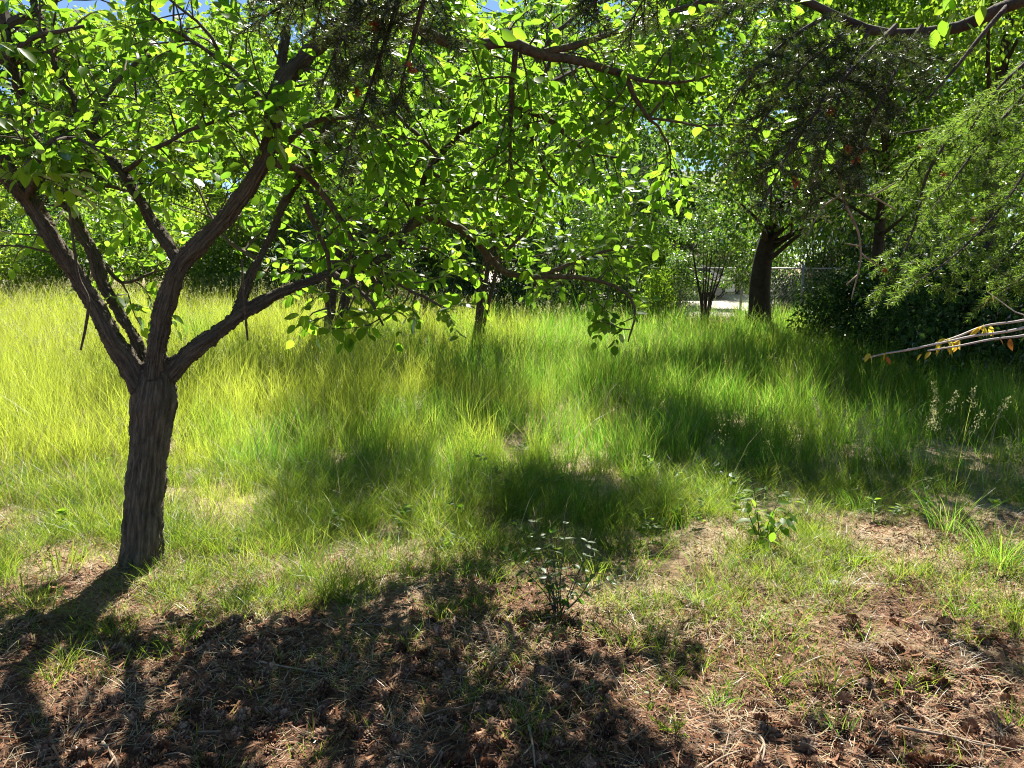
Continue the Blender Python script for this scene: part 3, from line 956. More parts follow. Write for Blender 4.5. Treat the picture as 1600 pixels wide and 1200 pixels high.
for k in range(44):
    o = obj('baluster', bal, dk)
    o.location = (HX - 4.9 + k * .18, HY - 6.15, HZ + 2.88)

CX, CY, CZ = 7.6, 33.0, .26
t = thing('parked_car', (CX, CY, CZ), 'white car parked on the pale yard behind the vase shaped shrub', 'car')
prof = [(-2.1, .3), (-2.15, .62), (-1.9, .86), (-1.15, .95), (-.55, 1.42), (.75, 1.45), (1.45, .98), (2.0, .9), (2.12, .6), (2.05, .3)]
n = len(prof)
V = np.array([[CX + a, CY + s * (.84 if z < 1 else .66), CZ + z] for s in (-1, 1) for a, z in prof])
F = [[i, i + 1, i + 1 + n, i + n] for i in range(n - 1)] + [[n - 1, 0, n, 2 * n - 1]]
cm = MB().add(V, F).add(V[:n], [list(range(n))[::-1]]).add(V[n:], [list(range(n))])
cm.build('body', M['white'], t)
for a0, a1 in ((-.95, -.05), (.05, 1.0)):
    z0, z1 = 1.0, 1.36
    q = np.array([[CX + a0 - .06, CY - .835, CZ + z0], [CX + a1 + .12, CY - .835, CZ + z0], [CX + a1 - .1, CY - .70, CZ + z1], [CX + a0 + .28 * (a0 < -.5), CY - .70, CZ + z1]])
    MB().add(np.vstack([q, q + [0, .06, 0]]), [[0, 1, 2, 3], [7, 6, 5, 4], [0, 4, 5, 1], [3, 2, 6, 7], [0, 3, 7, 4], [1, 5, 6, 2]]).build('window', M['glass'], t)
for a in (-1.3, 1.3):
    for s in (-1, 1):
        w = MB().add(*tube([[CX + a, CY + s * .72, CZ + .33], [CX + a, CY + s * .88, CZ + .33]], .33, 20)).build('wheel', M['rubber'], t)
        MB().add(*tube([[CX + a, CY + s * .74, CZ + .33], [CX + a, CY + s * .89, CZ + .33]], .2, 14)).build('rim', M['steel'], w)


# ------------------------------------------------------------------ fir reaching in from the right, out of the picture
fir_base = np.array([3.6, 1.3, 0.0])
fir_base[2] = float(gz(3.6, 1.3))
fir = thing('fir_tree', fir_base, 'fir whose drooping needled boughs hang across the top of the view', 'tree')
MB().add(*tube(spline([fir_base + [0, 0, -.2], fir_base + [.02, 0, 1.5], fir_base + [.05, .03, 4], fir_base + [.05, .05, 9]], .3), np.linspace(.26, .1, len(spline([fir_base + [0, 0, -.2], fir_base + [.02, 0, 1.5], fir_base + [.05, .03, 4], fir_base + [.05, .05, 9]], .3))), 16)).build('trunk', M['fir_bark'], fir, smooth=True)


def shoot(nm, tm, start, d, length, r, droop, dens, nl):
    n = max(3, int(length / .03))
    pts = [np.asarray(start, float)]
    d = nrm(d)
    for i in range(n):
        d = nrm(d + rv(.07) + np.array([0, 0, -droop]))
        pts.append(pts[-1] + d * length / n)
    pts = np.array(pts)
    tm.add(*tube(pts, np.linspace(r, r * .4, len(pts)), 4, False))
    k = int(length * dens)
    if k > 0:
        s = np.sort(rng.random(k)) * (len(pts) - 1)
        i = np.minimum(s.astype(int), len(pts) - 2)
        p = pts[i] + (pts[i + 1] - pts[i]) * (s - i)[:, None]
        T = nrm(pts[i + 1] - pts[i])
        side = nrm(np.cross(T, nrm(rng.normal(0, 1, (k, 3)) * [.6, .6, 1.0])))
        dd = side * .85 + T * .65 + rng.normal(0, .12, (k, 3))
        nm.append((p, dd, rng.normal(0, 1, (k, 3)) + [0, 0, .6], nl * rng.uniform(.7, 1.15, k)))
    return pts


NEEDLE = (np.array([(-.045, 0, 0), (.045, 0, 0), (.03, 1, .02), (-.03, 1, .02)], float), np.array([(0, 1, 2), (0, 2, 3)]))


def bough(path, label=None, mat='needle', r=.012, side=(.12, .38), gap=.034, dens=620, nl=.028, droop=.05, buds=0, bare=.1, spread=1.0):
    s = spline(np.array(path, float), .04)
    tm, nm = MB(), []
    tm.add(*tube(s, np.linspace(r, .002, len(s)), 6))
    T = nrm(np.gradient(s, axis=0))
    ln = np.linalg.norm(np.diff(s, axis=0), axis=1).sum()
    k = int(ln / gap)
    tips = []
    for q in range(k):
        f = bare + (1 - bare) * q / k
        i = int(f * (len(s) - 1))
        sd = nrm(np.cross(T[i], np.array([0, 0, 1.0]) + rv(.25))) * (1 if q % 2 else -1)
        if not np.isfinite(sd).all() or np.linalg.norm(sd) < .5:
            sd = nrm(rv())
        l1 = rng.uniform(*side) * (1.15 - .75 * f)
        pp = shoot(nm, tm, s[i], sd * spread + T[i] * .7 + np.array([0, 0, -.1]), l1, .0028, droop, dens, nl)
        tips.append(pp[-1])
        for w in range(int(l1 / .055)):
            j = int((.25 + .7 * rng.random()) * (len(pp) - 1))
            t2 = nrm(pp[min(j + 1, len(pp) - 1)] - pp[max(j - 1, 0)])
            s2 = nrm(np.cross(t2, np.array([0, 0, 1.0]) + rv(.4))) * (1 if w % 2 else -1)
            p2 = shoot(nm, tm, pp[j], s2 * .8 + t2 * .7, rng.uniform(.05, .13), .0018, droop, dens, nl)
            tips.append(p2[-1])
    shoot(nm, tm, s[-2], T[-1], .12, .002, droop, dens, nl)
    b = tm.build('bough', M['fir_bark'], fir, label=label)
    mb = MB()
    for p, dd, nn, ss in nm:
        mb.add(*scatter(NEEDLE[0], NEEDLE[1], p, dd, nn, ss))
    mb.build('needles', M[mat], b, kind='stuff')
    for q in range(buds):
        c = tips[rng.integers(len(tips))]
        bm_ = MB()
        for w in range(14):
            d = nrm(rv())
            bm_.add(*scatter(LEAF_LO[0], LEAF_LO[1], c[None] + rv(.004)[None], d[None], rv()[None], np.array([.022])))
        bm_.build('bud', M['bud'], b)
    return s


def limb(pts, r0, r1):
    s = spline(np.array(pts, float), .08)
    MB().add(*tube(s, np.linspace(r0, r1, len(s)) * (1 + .15 * (fbm(np.arange(len(s)) * .4, np.full(len(s), pts[0][2] * 9), seed=2) - .5)), 10)).build('limb', M['fir_bark'], fir, smooth=True)


tz = lambda z: fir_base + np.array([.03, .02, z])
# the thick limb in the top right corner
limb([tz(3.0), P(1900, -60, 2.6), P(1600, 0, 3.3), P(1500, 42, 3.5), P(1385, 52, 3.6), P(1300, 22, 3.6), P(1240, -5, 3.6), P(1120, -20, 3.6)], .055, .014)
limb([tz(3.7), P(1500, -260, 2.6), P(1000, -160, 2.7), P(700, -90, 2.7), P(560, -60, 2.7)], .045, .01)
limb([tz(2.6), P(1900, 120, 3.0), P(1640, 120, 4.0), P(1500, 190, 4.4), P(1400, 210, 4.5)], .03, .006)
limb([P(1575, 8, 3.35), P(1530, 60, 3.3), P(1490, 110, 3.25), P(1445, 160, 3.2)], .012, .004)
# dark boughs hanging right of the middle
for pth, bd in (([P(1400, 40, 3.5), P(1330, 110, 3.3), P(1265, 190, 3.2), P(1215, 270, 3.1), P(1190, 330, 3.05)], 2),
                ([P(1360, 45, 3.6), P(1320, 120, 3.5), P(1300, 200, 3.4), P(1275, 280, 3.3), P(1260, 340, 3.3)], 2),
                ([P(1340, 40, 3.6), P(1260, 100, 3.5), P(1205, 170, 3.4), P(1160, 245, 3.3)], 1),
                ([P(1300, 20, 3.6), P(1235, 60, 3.5), P(1180, 110, 3.4), P(1135, 170, 3.4)], 0),
                ([P(1440, 40, 3.5), P(1400, 110, 3.4), P(1360, 190, 3.3), P(1335, 260, 3.3), P(1320, 300, 3.3)], 1),
                ([P(1240, -5, 3.6), P(1180, 5, 3.5), P(1110, 20, 3.4), P(1050, 50, 3.4)], 0)):
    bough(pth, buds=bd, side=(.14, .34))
# boughs hanging at the top left of the middle
for pth in ([P(640, -70, 2.7), P(620, 10, 2.75), P(590, 100, 2.75), P(560, 190, 2.75), P(535, 265, 2.75)],
            [P(600, -65, 2.7), P(565, 0, 2.7), P(530, 70, 2.7), P(500, 140, 2.7)],
            [P(680, -90, 2.7), P(665, -10, 2.75), P(640, 80, 2.8), P(620, 160, 2.8)],
            [P(560, -60, 2.7), P(500, -30, 2.7), P(440, 10, 2.7), P(390, 40, 2.7)],
            [P(1000, -160, 2.7), P(980, -80, 2.6), P(945, -20, 2.5), P(910, 25, 2.5)],
            [P(1080, -170, 2.7), P(1040, -80, 2.7), P(1010, -10, 2.7), P(985, 35, 2.7)]):
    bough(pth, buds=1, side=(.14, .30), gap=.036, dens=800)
# far right boughs, with a sunlit tint put into their needle colour
for pth, bd in (([P(1640, 110, 4.0), P(1580, 170, 3.9), P(1520, 240, 3.8), P(1455, 330, 3.7)], 1),
                ([P(1680, 150, 4.0), P(1620, 240, 3.8), P(1560, 330, 3.7), P(1490, 400, 3.6), P(1420, 450, 3.5)], 2),
                ([P(1700, 200, 3.9), P(1650, 290, 3.7), P(1600, 370, 3.6), P(1540, 430, 3.5)], 0),
                ([P(1560, 160, 4.3), P(1500, 190, 4.4), P(1430, 250, 4.4), P(1390, 320, 4.4)], 1),
                ([P(1720, 330, 3.8), P(1650, 380, 3.7), P(1590, 440, 3.7), P(1530, 480, 3.7)], 0),
                ([P(1650, 60, 3.9), P(1600, 100, 3.8), P(1550, 150, 3.8), P(1500, 230, 3.8)], 0),
                ([P(1500, 190, 4.4), P(1450, 270, 4.3), P(1430, 350, 4.3), P(1400, 420, 4.2), P(1370, 470, 4.2)], 1)):
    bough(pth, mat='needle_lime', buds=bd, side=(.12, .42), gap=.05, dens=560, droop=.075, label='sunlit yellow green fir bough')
# bare hanging twig
tw = MB()
for pth in ([P(1308, 250, 3.3), P(1318, 310, 3.3), P(1340, 360, 3.3), P(1345, 400, 3.3), P(1340, 430, 3.3), P(1330, 468, 3.3)],
            [P(1312, 305, 3.3), P(1285, 325, 3.25), P(1262, 365, 3.2)], [P(1322, 300, 3.3), P(1360, 305, 3.3), P(1400, 285, 3.3)], [P(1360, 305, 3.3), P(1400, 328, 3.3)],
            [P(1345, 385, 3.3), P(1320, 380, 3.3)], [P(1346, 397, 3.3), P(1372, 415, 3.3)], [P(1340, 430, 3.3), P(1322, 445, 3.3)]):
    s = spline(np.array(pth), .03)
    tw.add(*tube(s, np.linspace(.007 if len(pth) > 4 else .004, .0025, len(s)), 6))
tw.build('dead_bough', M['dead_twig'], fir, smooth=True, label='bare hanging twig without needles')


# ------------------------------------------------------------------ shrub with pale bare twigs and yellow leaves at the right
sb = np.array([3.05, 3.0, float(gz(3.05, 3.0))])
shrub = thing('bare_shrub', sb, 'pale bare twigs with a few yellow leaves reaching in before the dark hedge', 'shrub')
YY = 2.75
stems = [[sb + [0, 0, -.05], sb + [-.05, -.05, .6], P(1790, 420, 2.85), P(1690, 475, 2.8), P(1600, 500, YY), P(1540, 509, YY), P(1490, 528, YY), P(1430, 545, YY), P(1385, 552, YY), P(1348, 561, YY)],
         [P(1690, 475, 2.8), P(1640, 500, 2.78), P(1578, 517, 2.72), P(1520, 525, 2.72), P(1470, 536, 2.72), P(1410, 548, 2.72), P(1388, 552, 2.72)],
         [P(1700, 472, 2.8), P(1650, 510, 2.7), P(1600, 524, 2.68), P(1550, 530, 2.68), P(1500, 540, 2.68), P(1450, 548, 2.68)],
         [P(1790, 420, 2.85), P(1680, 440, 2.8), P(1620, 508, 2.8), P(1590, 490, 2.8), P(1545, 460, 2.8)]]
stems[3] = [P(1660, 484, 2.8), P(1600, 492, 2.8), P(1565, 472, 2.8), P(1543, 456, 2.8)]
for i, pth in enumerate(stems):
    s = spline(np.array(pth), .03)
    MB().add(*tube(s, np.linspace((.011, .007, .006, .003)[i], .0028 if i < 3 else .0015, len(s)), 7)).build('stem', M['pale_twig'], shrub, smooth=True)
lv, lf = leaf_hi(.42, .14, .22)
lm_y = MB().add(lv, lf).mesh('leaf', M['leaf_yellow'], True)
lm_r = MB().add(lv, lf).mesh('leaf', M['leaf_rust'], True)
for a, b, n, r_ in ((1540, 460, 2, 0), (1540, 508, 6, 0), (1535, 512, 3, 0), (1490, 530, 8, 0), (1475, 538, 6, 0), (1372, 548, 3, 0), (1450, 548, 2, 0), (1392, 555, 1, 1), (1565, 528, 2, 1)):
    for q in range(n):
        o = bpy.data.objects.new('leaf', lm_r if r_ else lm_y)
        col.objects.link(o)
        o.parent = shrub
        p = P(a + rng.uniform(-14, 14), b + rng.uniform(-3, 6), YY - .02) - sb
        d = Vector((rng.uniform(-1.2, .8), rng.uniform(-.8, .6), -.7)).normalized()
        o.matrix_basis = Matrix.Translation(Vector(p)) @ d.to_track_quat('Y', 'Z').to_matrix().to_4x4() @ Matrix.Rotation(rng.uniform(-.9, .9), 4, 'Y') @ Matrix.Scale(rng.uniform(.03, .052), 4)


# ------------------------------------------------------------------ grass
def blades(pos, h, w, lean, bend, seg=3, az=None):
    """curved grass blades -> V, tri arrays"""
    n = len(pos)
    az = rng.uniform(0, 2 * math.pi, n) if az is None else az
    dirv = np.stack([np.cos(az), np.sin(az), 0 * az], -1)
    wa = rng.uniform(0, 2 * math.pi, n)
    wv = np.stack([np.cos(wa), np.sin(wa), 0 * wa], -1)
    rows = []
    for k in range(seg):
        t = k / seg
        c = pos + dirv * ((lean * t + bend * t * t) * h)[:, None] + np.array([0, 0, 1]) * (h * (t - .35 * bend * t * t))[:, None]
        ww = (w * (1 - .55 * t) * .5)[:, None] * wv
        rows += [c - ww, c + ww]
    tip = pos + dirv * ((lean + bend) * h)[:, None] + np.array([0, 0, 1]) * (h * (1 - .35 * bend))[:, None]
    rows.append(tip)
    V = np.stack(rows, 1)
    m = V.shape[1]
    F = []
    for k in range(seg - 1):
        a = 2 * k
        F += [(a, a + 1, a + 3), (a, a + 3, a + 2)]
    a = 2 * (seg - 1)
    F.append((a, a + 1, a + 2))
    F = np.array(F)
    return V.reshape(-1, 3), ((np.arange(n) * m)[:, None, None] + F[None]).reshape(-1, 3)


def wedge(n, ya, yb, margin=.25):
    """random points of the ground inside the view"""
    y = np.sqrt(rng.uniform(ya * ya, yb * yb, n))
    x = rng.uniform(-1, 1, n) * (.70 * y + margin)
    return x, y


def cover(x, y):
    """how grassy the place is, 0 litter .. 1 closed meadow"""
    edge = np.where(x < 0, 3.75 + .10 * np.minimum(0, x + 1.2), 3.65 + .42 * np.maximum(0, x - .9))
    f = (y - edge) / 1.7 + 2.0 * (fbm(x * 1.1, y * 1.1, seed=61) - .5) + .9 * (fbm(x * 3.4, y * 3.4, seed=71) - .5)
    return np.clip(.35 + f * .65, 0, 1)


def clumped(x, y, seed, s=5.0):
    return fbm(x * s, y * s, octv=2, seed=seed)


# tall meadow, near and far
mead = MB()
for ya, yb, n, seg, wd in ((3.0, 6.0, 88000, 3, .0032), (5.6, 10.0, 158000, 3, .0041), (9.6, 16.0, 128000, 2, .007), (15.5, 24.0, 56000, 2, .015)):
    x, y = wedge(n, ya, yb, .6)
    c = cover(x, y)
    cl = clumped(x, y, 81)
    keep = rng.random(n) < np.clip((c - .24) * 1.45, 0, 1) ** 1.4 * np.clip((cl - .36) * 4.5, .03, 1)
    keep &= ~((y > 22) & (x > 2.5))
    keep &= rng.random(n) < np.clip((y - 3.2) / 2.6, .05, 1)
    x, y, c, cl = x[keep], y[keep], c[keep], cl[keep]
    tall = np.clip(.17 + .43 * np.clip((y - 4.2) / 4.2, 0, 1) + .10 * np.clip(-x / 4, 0, 1) + .5 * (fbm(x * .8, y * .8, seed=91) - .5) + .3 * (fbm(x * 2.6, y * 2.6, seed=93) - .5), .12, .85)
    hh = tall * (.35 + .65 * c) * rng.uniform(.3, 1.2, len(x)) * (.35 + 1.15 * cl)
    pos_ = np.stack([x, y, gz(x, y) - .01], -1)
    mead.add(*blades(pos_, hh, wd * rng.uniform(.7, 1.3, len(x)), np.abs(rng.normal(0, .15, len(x))), rng.uniform(.0, .55, len(x)), seg))
mead.build('meadow_grass', M['grass'], label='tall sunlit yellow green grass covering the meadow', cat='grass', kind='stuff')

wd = MB()
x, y = wedge(700, 4.0, 10.0, .3)
k = rng.random(700) < np.clip(clumped(x, y, 151, 1.3) * 3 - 1, .1, 1)
for tx, ty in zip(x[k], y[k]):
    q = int(rng.uniform(5, 13))
    hh = rng.uniform(.05, .2)
    zz_ = rng.uniform(.3, 1, q) * hh
    a_ = rng.uniform(0, 6.28, q)
    p_ = np.stack([tx + rng.normal(0, .015, q), ty + rng.normal(0, .015, q), gz(tx, ty) + zz_], -1)
    wd.add(*scatter(LEAF_MID[0], LEAF_MID[1], p_, np.stack([np.cos(a_), np.sin(a_), rng.uniform(-.2, .6, q)], -1), rng.normal(0, .3, (q, 3)) + [0, 0, 1], rng.uniform(.03, .07, q)))
    wd.add(*blades(np.array([[tx, ty, float(gz(tx, ty))]]), np.array([hh]), np.array([.004]), np.array([.05]), np.array([.05]), 3))
wd.build('meadow_weeds', M['leaf_far'], label='small broad leaved weeds mixed into the meadow grass', cat='weeds', kind='stuff')
dd_ = MB()
x, y = wedge(6000, 4.2, 14.0, .3)
k = (rng.random(6000) < np.clip(clumped(x, y, 161, 1.1) * 3.2 - 1.1, .05, 1)) & (cover(x, y) > .35)
x, y = x[k], y[k]
dd_.add(*blades(np.stack([x, y, gz(x, y)], -1), rng.uniform(.2, .65, len(x)), .0028 + .0004 * y, np.minimum(np.abs(rng.normal(0, .25, len(x))), .5), rng.uniform(.1, .6, len(x)), 3))
dd_.build('dead_stems', M['straw'], label='dry straw coloured stems among the meadow grass', cat='dead grass', kind='stuff')

# short grass in tufts among the litter
short = MB()
nt_ = 4900
x, y = wedge(nt_, 2.15, 5.6, .3)
c = cover(x, y)
keep = rng.random(nt_) < np.clip(.5 * np.clip((y - 2.2) * 1.3, .2, 1) + 1.5 * c, 0, .95) * np.clip(clumped(x, y, 141, 2.8) * 4.2 - 1.3, .12, 1)
x, y, c = x[keep], y[keep], c[keep]
for tx, ty, tc in zip(x, y, c):
    k = int(rng.uniform(16, 52) * (.65 + .7 * tc))
    rr = rng.uniform(.012, .06)
    bx, by = tx + rng.normal(0, rr, k), ty + rng.normal(0, rr, k)
    hh = rng.uniform(.06, .19) * (.6 + .9 * tc) * rng.uniform(.5, 1.3, k)
    az = np.arctan2(by - ty, bx - tx) + rng.normal(0, .7, k)
    short.add(*blades(np.stack([bx, by, gz(bx, by) - .006], -1), hh, rng.uniform(.0016, .0036, k), rng.uniform(.05, .5, k), rng.uniform(.1, .9, k), 3, az))
short.build('short_grass', M['grass_green'], label='short green grass sprouting through the brown litter', cat='grass', kind='stuff')


# seed heads standing over the far meadow
def stalks(mb_stem, mb_head, pos, h, lean, head=.09, nsp=14, w=.0022, sp=.008):
    n = len(pos)
    az = rng.uniform(0, 2 * math.pi, n)
    dv = np.stack([np.cos(az), np.sin(az), 0 * az], -1)
    V, F = blades(pos, h, np.full(n, w), lean, lean * .6, 3, az)
    mb_stem.add(V, F)
    t = rng.uniform(0, 1, (n, nsp))
    tt = 1 - t * head / h[:, None]
    tt = np.clip(tt, .4, 1.0)
    c = pos[:, None] + dv[:, None] * ((lean[:, None] * tt + lean[:, None] * .6 * tt ** 2) * h[:, None])[..., None]
    c[..., 2] += h[:, None] * (tt - .35 * .6 * lean[:, None] * tt ** 2)
    spread = .010 + .016 * t
    c = c + rng.normal(0, 1, (n, nsp, 3)) * spread[..., None] * [.7, .7, .3]
    d = rng.normal(0, .5, (n * nsp, 3)) + [0, 0, 1]
    mb_head.add(*scatter(LEAF_LO[0] * [.8, 1, 1], LEAF_LO[1], c.reshape(-1, 3), d, rng.normal(0, 1, (n * nsp, 3)), sp * rng.uniform(.7, 1.3, n * nsp)))


st, hd = MB(), MB()
for ya, yb, n, nsp, w, sp in ((4.6, 8.0, 700, 16, .0022, .009), (8.0, 13.0, 6500, 10, .0035, .014), (13.0, 22.0, 12000, 7, .005, .024)):
    x, y = wedge(n, ya, yb, .3)
    left = np.clip(.5 - x / y * 1.0, .2, 1)
    keep = (rng.random(n) < left * np.clip(clumped(x, y, 101, 1.5) * 2.4 - .6, 0, 1)) & (cover(x, y) > .5)
    x, y = x[keep], y[keep]
    h_ = rng.uniform(.55, 1.0, len(x)) * np.where(x > 1, .75, 1)
    stalks(st, hd, np.stack([x, y, gz(x, y)], -1), h_, rng.uniform(.02, .3, len(x)), .12, nsp, w, sp)
so = st.build('seed_stalks', M['grass'], label='thin stalks with pale seed heads standing above the meadow grass', cat='grass', kind='stuff')
hd.build('seed_heads', M['seed'], so, kind='stuff')

# straw and fallen needles lying on the ground
lit = MB()
n = 60000
x, y = wedge(n, 1.9, 6.5, .2)
k = rng.random(n) < np.clip(clumped(x, y, 111, 2.5) * 3.4 - 1.3, .03, 1) * np.clip((y - 1.2) / 2.2, .35, 1)
x, y = x[k], y[k]
n = len(x)
az = rng.uniform(0, 2 * math.pi, n)
d = np.stack([np.cos(az), np.sin(az), rng.uniform(-.05, .35, n)], -1)
ln = rng.uniform(.03, .13, n)
sv = nrm(np.cross(d, [0, 0, 1]))
p0 = np.stack([x, y, gz(x, y) + rng.uniform(.001, .012, n)], -1)
wv = sv * (rng.uniform(.0007, .0016, n))[:, None]
mid = p0 + d * (ln * .5)[:, None] + sv * (ln * rng.normal(0, .12, n))[:, None] + [0, 0, .006]
end = p0 + d * ln[:, None] * [1, 1, .4]
V = np.stack([p0 - wv, p0 + wv, mid + wv, mid - wv, end], 1).reshape(-1, 3)
b_ = (np.arange(n) * 5)[:, None]
lit.add(V, np.hstack([b_, b_ + 1, b_ + 2, b_ + 3]), np.hstack([b_ + 3, b_ + 2, b_ + 4]))
lit.build('dry_straw', M['straw'], label='dry pale straw and dead grass matted on the ground', cat='straw', kind='stuff')
lit = MB()
n = 60000
x, y = wedge(n, 1.9, 4.6, .2)
k = rng.random(n) < np.clip(1.25 - cover(x, y) * 1.3, .05, 1)
x, y = x[k], y[k]
n = len(x)
az = rng.uniform(0, 2 * math.pi, n)
d = np.stack([np.cos(az), np.sin(az), rng.uniform(-.3, .5, n)], -1)
V, F = scatter(np.array([(-.05, 0, 0), (.05, 0, 0), (.1, 1, .06), (-.1, 1, .06)], float), NEEDLE[1], np.stack([x, y, gz(x, y) + rng.uniform(0, .016, n)], -1), d, rng.normal(0, .5, (n, 3)) + [0, 0, 1], np.where(rng.random(n) < .10, rng.uniform(.035, .06, n), rng.uniform(.01, .03, n)))
lit.add(V, F)
lit.build('needle_litter', M['litter'], label='reddish brown fallen needles and cone scales on the bare soil', cat='litter', kind='stuff')


mat_ = MB()
x, y = wedge(900, 1.95, 6.0, .2)
k = rng.random(900) < np.clip(clumped(x, y, 131, 1.7) * 2.4 - .7, .05, 1) * np.clip(1.2 - .6 * cover(x, y), 0, 1)
for tx, ty in zip(x[k], y[k]):
    q = int(rng.uniform(16, 40))
    rr = rng.uniform(.015, .06)
    bx, by = tx + rng.normal(0, rr, q), ty + rng.normal(0, rr, q)
    mat_.add(*blades(np.stack([bx, by, gz(bx, by) - .004], -1), rng.uniform(.03, .10, q), rng.uniform(.0012, .0026, q), rng.uniform(.2, 1.0, q), rng.uniform(.4, 1.4, q), 3))
mat_.build('dead_grass', M['straw'], label='withered bunches of dead grass standing in the litter', cat='dead grass', kind='stuff')


# ------------------------------------------------------------------ fir cones on the ground
def cone_mesh(seed, L=.058, rad=.022):
    r_ = np.random.default_rng(seed)
    mb = MB()
    zz = np.array([0, .15, .5, .85, 1.0])
    mb.add(*tube(np.stack([0 * zz, 0 * zz, (zz - .5) * L], -1), np.array([.3, .6, .62, .4, .1]) * rad * .55, 5))
    n = 62
    i = np.arange(n)
    t = (i + .5) / n
    a = i * 2.39996 + r_.normal(0, .1, n)
    prof = np.sin(np.pi * np.clip(t * .86 + .1, 0, 1)) ** .7
    c = np.stack([np.cos(a), np.sin(a), 0 * a], -1)
    p = c * (rad * .35 * prof)[:, None] + np.stack([0 * t, 0 * t, (t - .5) * L], -1)
    d = c * (1.0 - .35 * t)[:, None] + np.stack([0 * t, 0 * t, .25 + .5 * t], -1)
    tm = np.array([(-.14, 0, 0), (-.26, .75, .10), (0, 1.0, -.02), (.26, .75, .10), (.14, 0, 0)], float)
    tr_ = np.array([(0, 2, 1), (0, 4, 2), (4, 3, 2)])
    mb.add(*scatter(tm, tr_, p, d, np.array([[0, 0, 1.0]]) + 0 * d, rad * (.3 + .8 * prof)))
    return mb


cone_protos = [cone_mesh(s, L, r_) for s, L, r_ in ((1, .058, .024), (2, .066, .024), (3, .05, .026), (4, .06, .021))]
cone_meshes = [c.mesh('fir_cone', M['cone']) for c in cone_protos]
cand = []
x, y = wedge(2600, 2.0, 4.4, .1)
cv = cover(x, y)
k = (rng.random(2600) < np.clip(1.05 - 1.25 * cv, .0, 1) * np.clip(1.3 - (y - 2) * .62, .03, 1)) & (clumped(x, y, 121, 1.6) > .46)
x, y = x[k], y[k]
keep = []
for i in range(len(x)):
    if all((x[i] - x[j]) ** 2 + (y[i] - y[j]) ** 2 > .03 ** 2 for j in keep[-400:]):
        keep.append(i)
x, y = x[keep], y[keep]
order = np.argsort(y)
x, y = x[order][:520], y[order][:520]
print('cones', len(x))
rest_c = MB()
for i in range(len(x)):
    z = float(gz(x[i], y[i])) + rng.uniform(-.004, .010)
    q = Matrix.Rotation(rng.uniform(0, 6.28), 4, 'Z') @ Matrix.Rotation(R(90) + rng.normal(0, .45), 4, 'X') @ Matrix.Rotation(rng.uniform(0, 6.28), 4, 'Z')
    s = rng.uniform(.7, 1.1)
    if i < 300:
        o = bpy.data.objects.new('fir_cone', cone_meshes[i % 4])
        col.objects.link(o)
        o.matrix_basis = Matrix.Translation((x[i], y[i], z)) @ q @ Matrix.Scale(s, 4)
        tag(o, 'open brown fir cone lying on the needle litter', 'cone', 'fir cones on the ground')
    else:
        src = cone_protos[i % 4]
        Vs = np.concatenate(src.V) @ (np.array(q.to_3x3()).T * s) + [x[i], y[i], z]
        rest_c.add(Vs, *src.F)
rest_c.build('fir_cones', M['cone'], label='more open brown fir cones scattered farther off on the litter', cat='cones', kind='stuff')


# ------------------------------------------------------------------ fallen twigs, single plants, tufts
def fallen(pts, r, label, group=None, mat='dead_twig', side=True):
    p = [np.array([*G(a, b)[:2], 0]) for a, b in pts]
    for q in p:
        q[2] = float(gz(q[0], q[1])) + r + .008 + rng.uniform(0, .012)
    s = spline(np.array(p), .02)
    mb = MB().add(*tube(s, np.linspace(r, r * .5, len(s)), 6))
    if side and len(s) > 6:
        i = len(s) // 2
        d = nrm(s[i + 1] - s[i]) + nrm(np.array([rng.normal(), rng.normal(), .1])) * .8
        b = np.array([s[i], s[i] + nrm(d) * .05, s[i] + nrm(d) * .1 + [0, 0, .01]])
        mb.add(*tube(b, [r * .6, r * .5, r * .3], 5))
    mb.build('fallen_twig', M[mat], label=label, cat='twig', group=group, smooth=True)


fallen([(1160, 1135), (1185, 1150), (1194, 1175), (1190, 1198)], .006, 'pale curved twig lying beside the feathery weed')
fallen([(1400, 1140), (1460, 1150), (1530, 1162), (1590, 1168)], .006, 'long straight pale twig lying on cones and straw')
fallen([(1100, 1196), (1130, 1180), (1170, 1172)], .005, 'thin twig lying flat among the crowded cones')
fallen([(160, 1155), (180, 1180), (184, 1200)], .006, 'thick short grey twig in the tree shade')
fallen([(405, 1038), (450, 1043), (515, 1046)], .004, 'straight thin twig in the half shade below the forked tree')
fallen([(826, 1140), (832, 1170), (836, 1198)], .005, 'upright pointing pale twig in dark litter')
fallen([(536, 745), (538, 765), (548, 785)], .006, 'bleached bent twig on the bare straw patch', mat='pale_twig', side=False)
for k in range(34):
    a, b = rng.uniform(20, 1580), rng.uniform(900, 1190)
    th, ln = rng.uniform(-.5, .5), rng.uniform(25, 75)
    pts = [(a, b), (a + ln * .5 * math.cos(th), b + ln * .5 * math.sin(th) + rng.uniform(-6, 6)), (a + ln * math.cos(th), b + ln * math.sin(th))]
    fallen(pts, rng.uniform(.0018, .0035), 'thin dry twig lying on the brown litter', 'thin twigs on the litter')


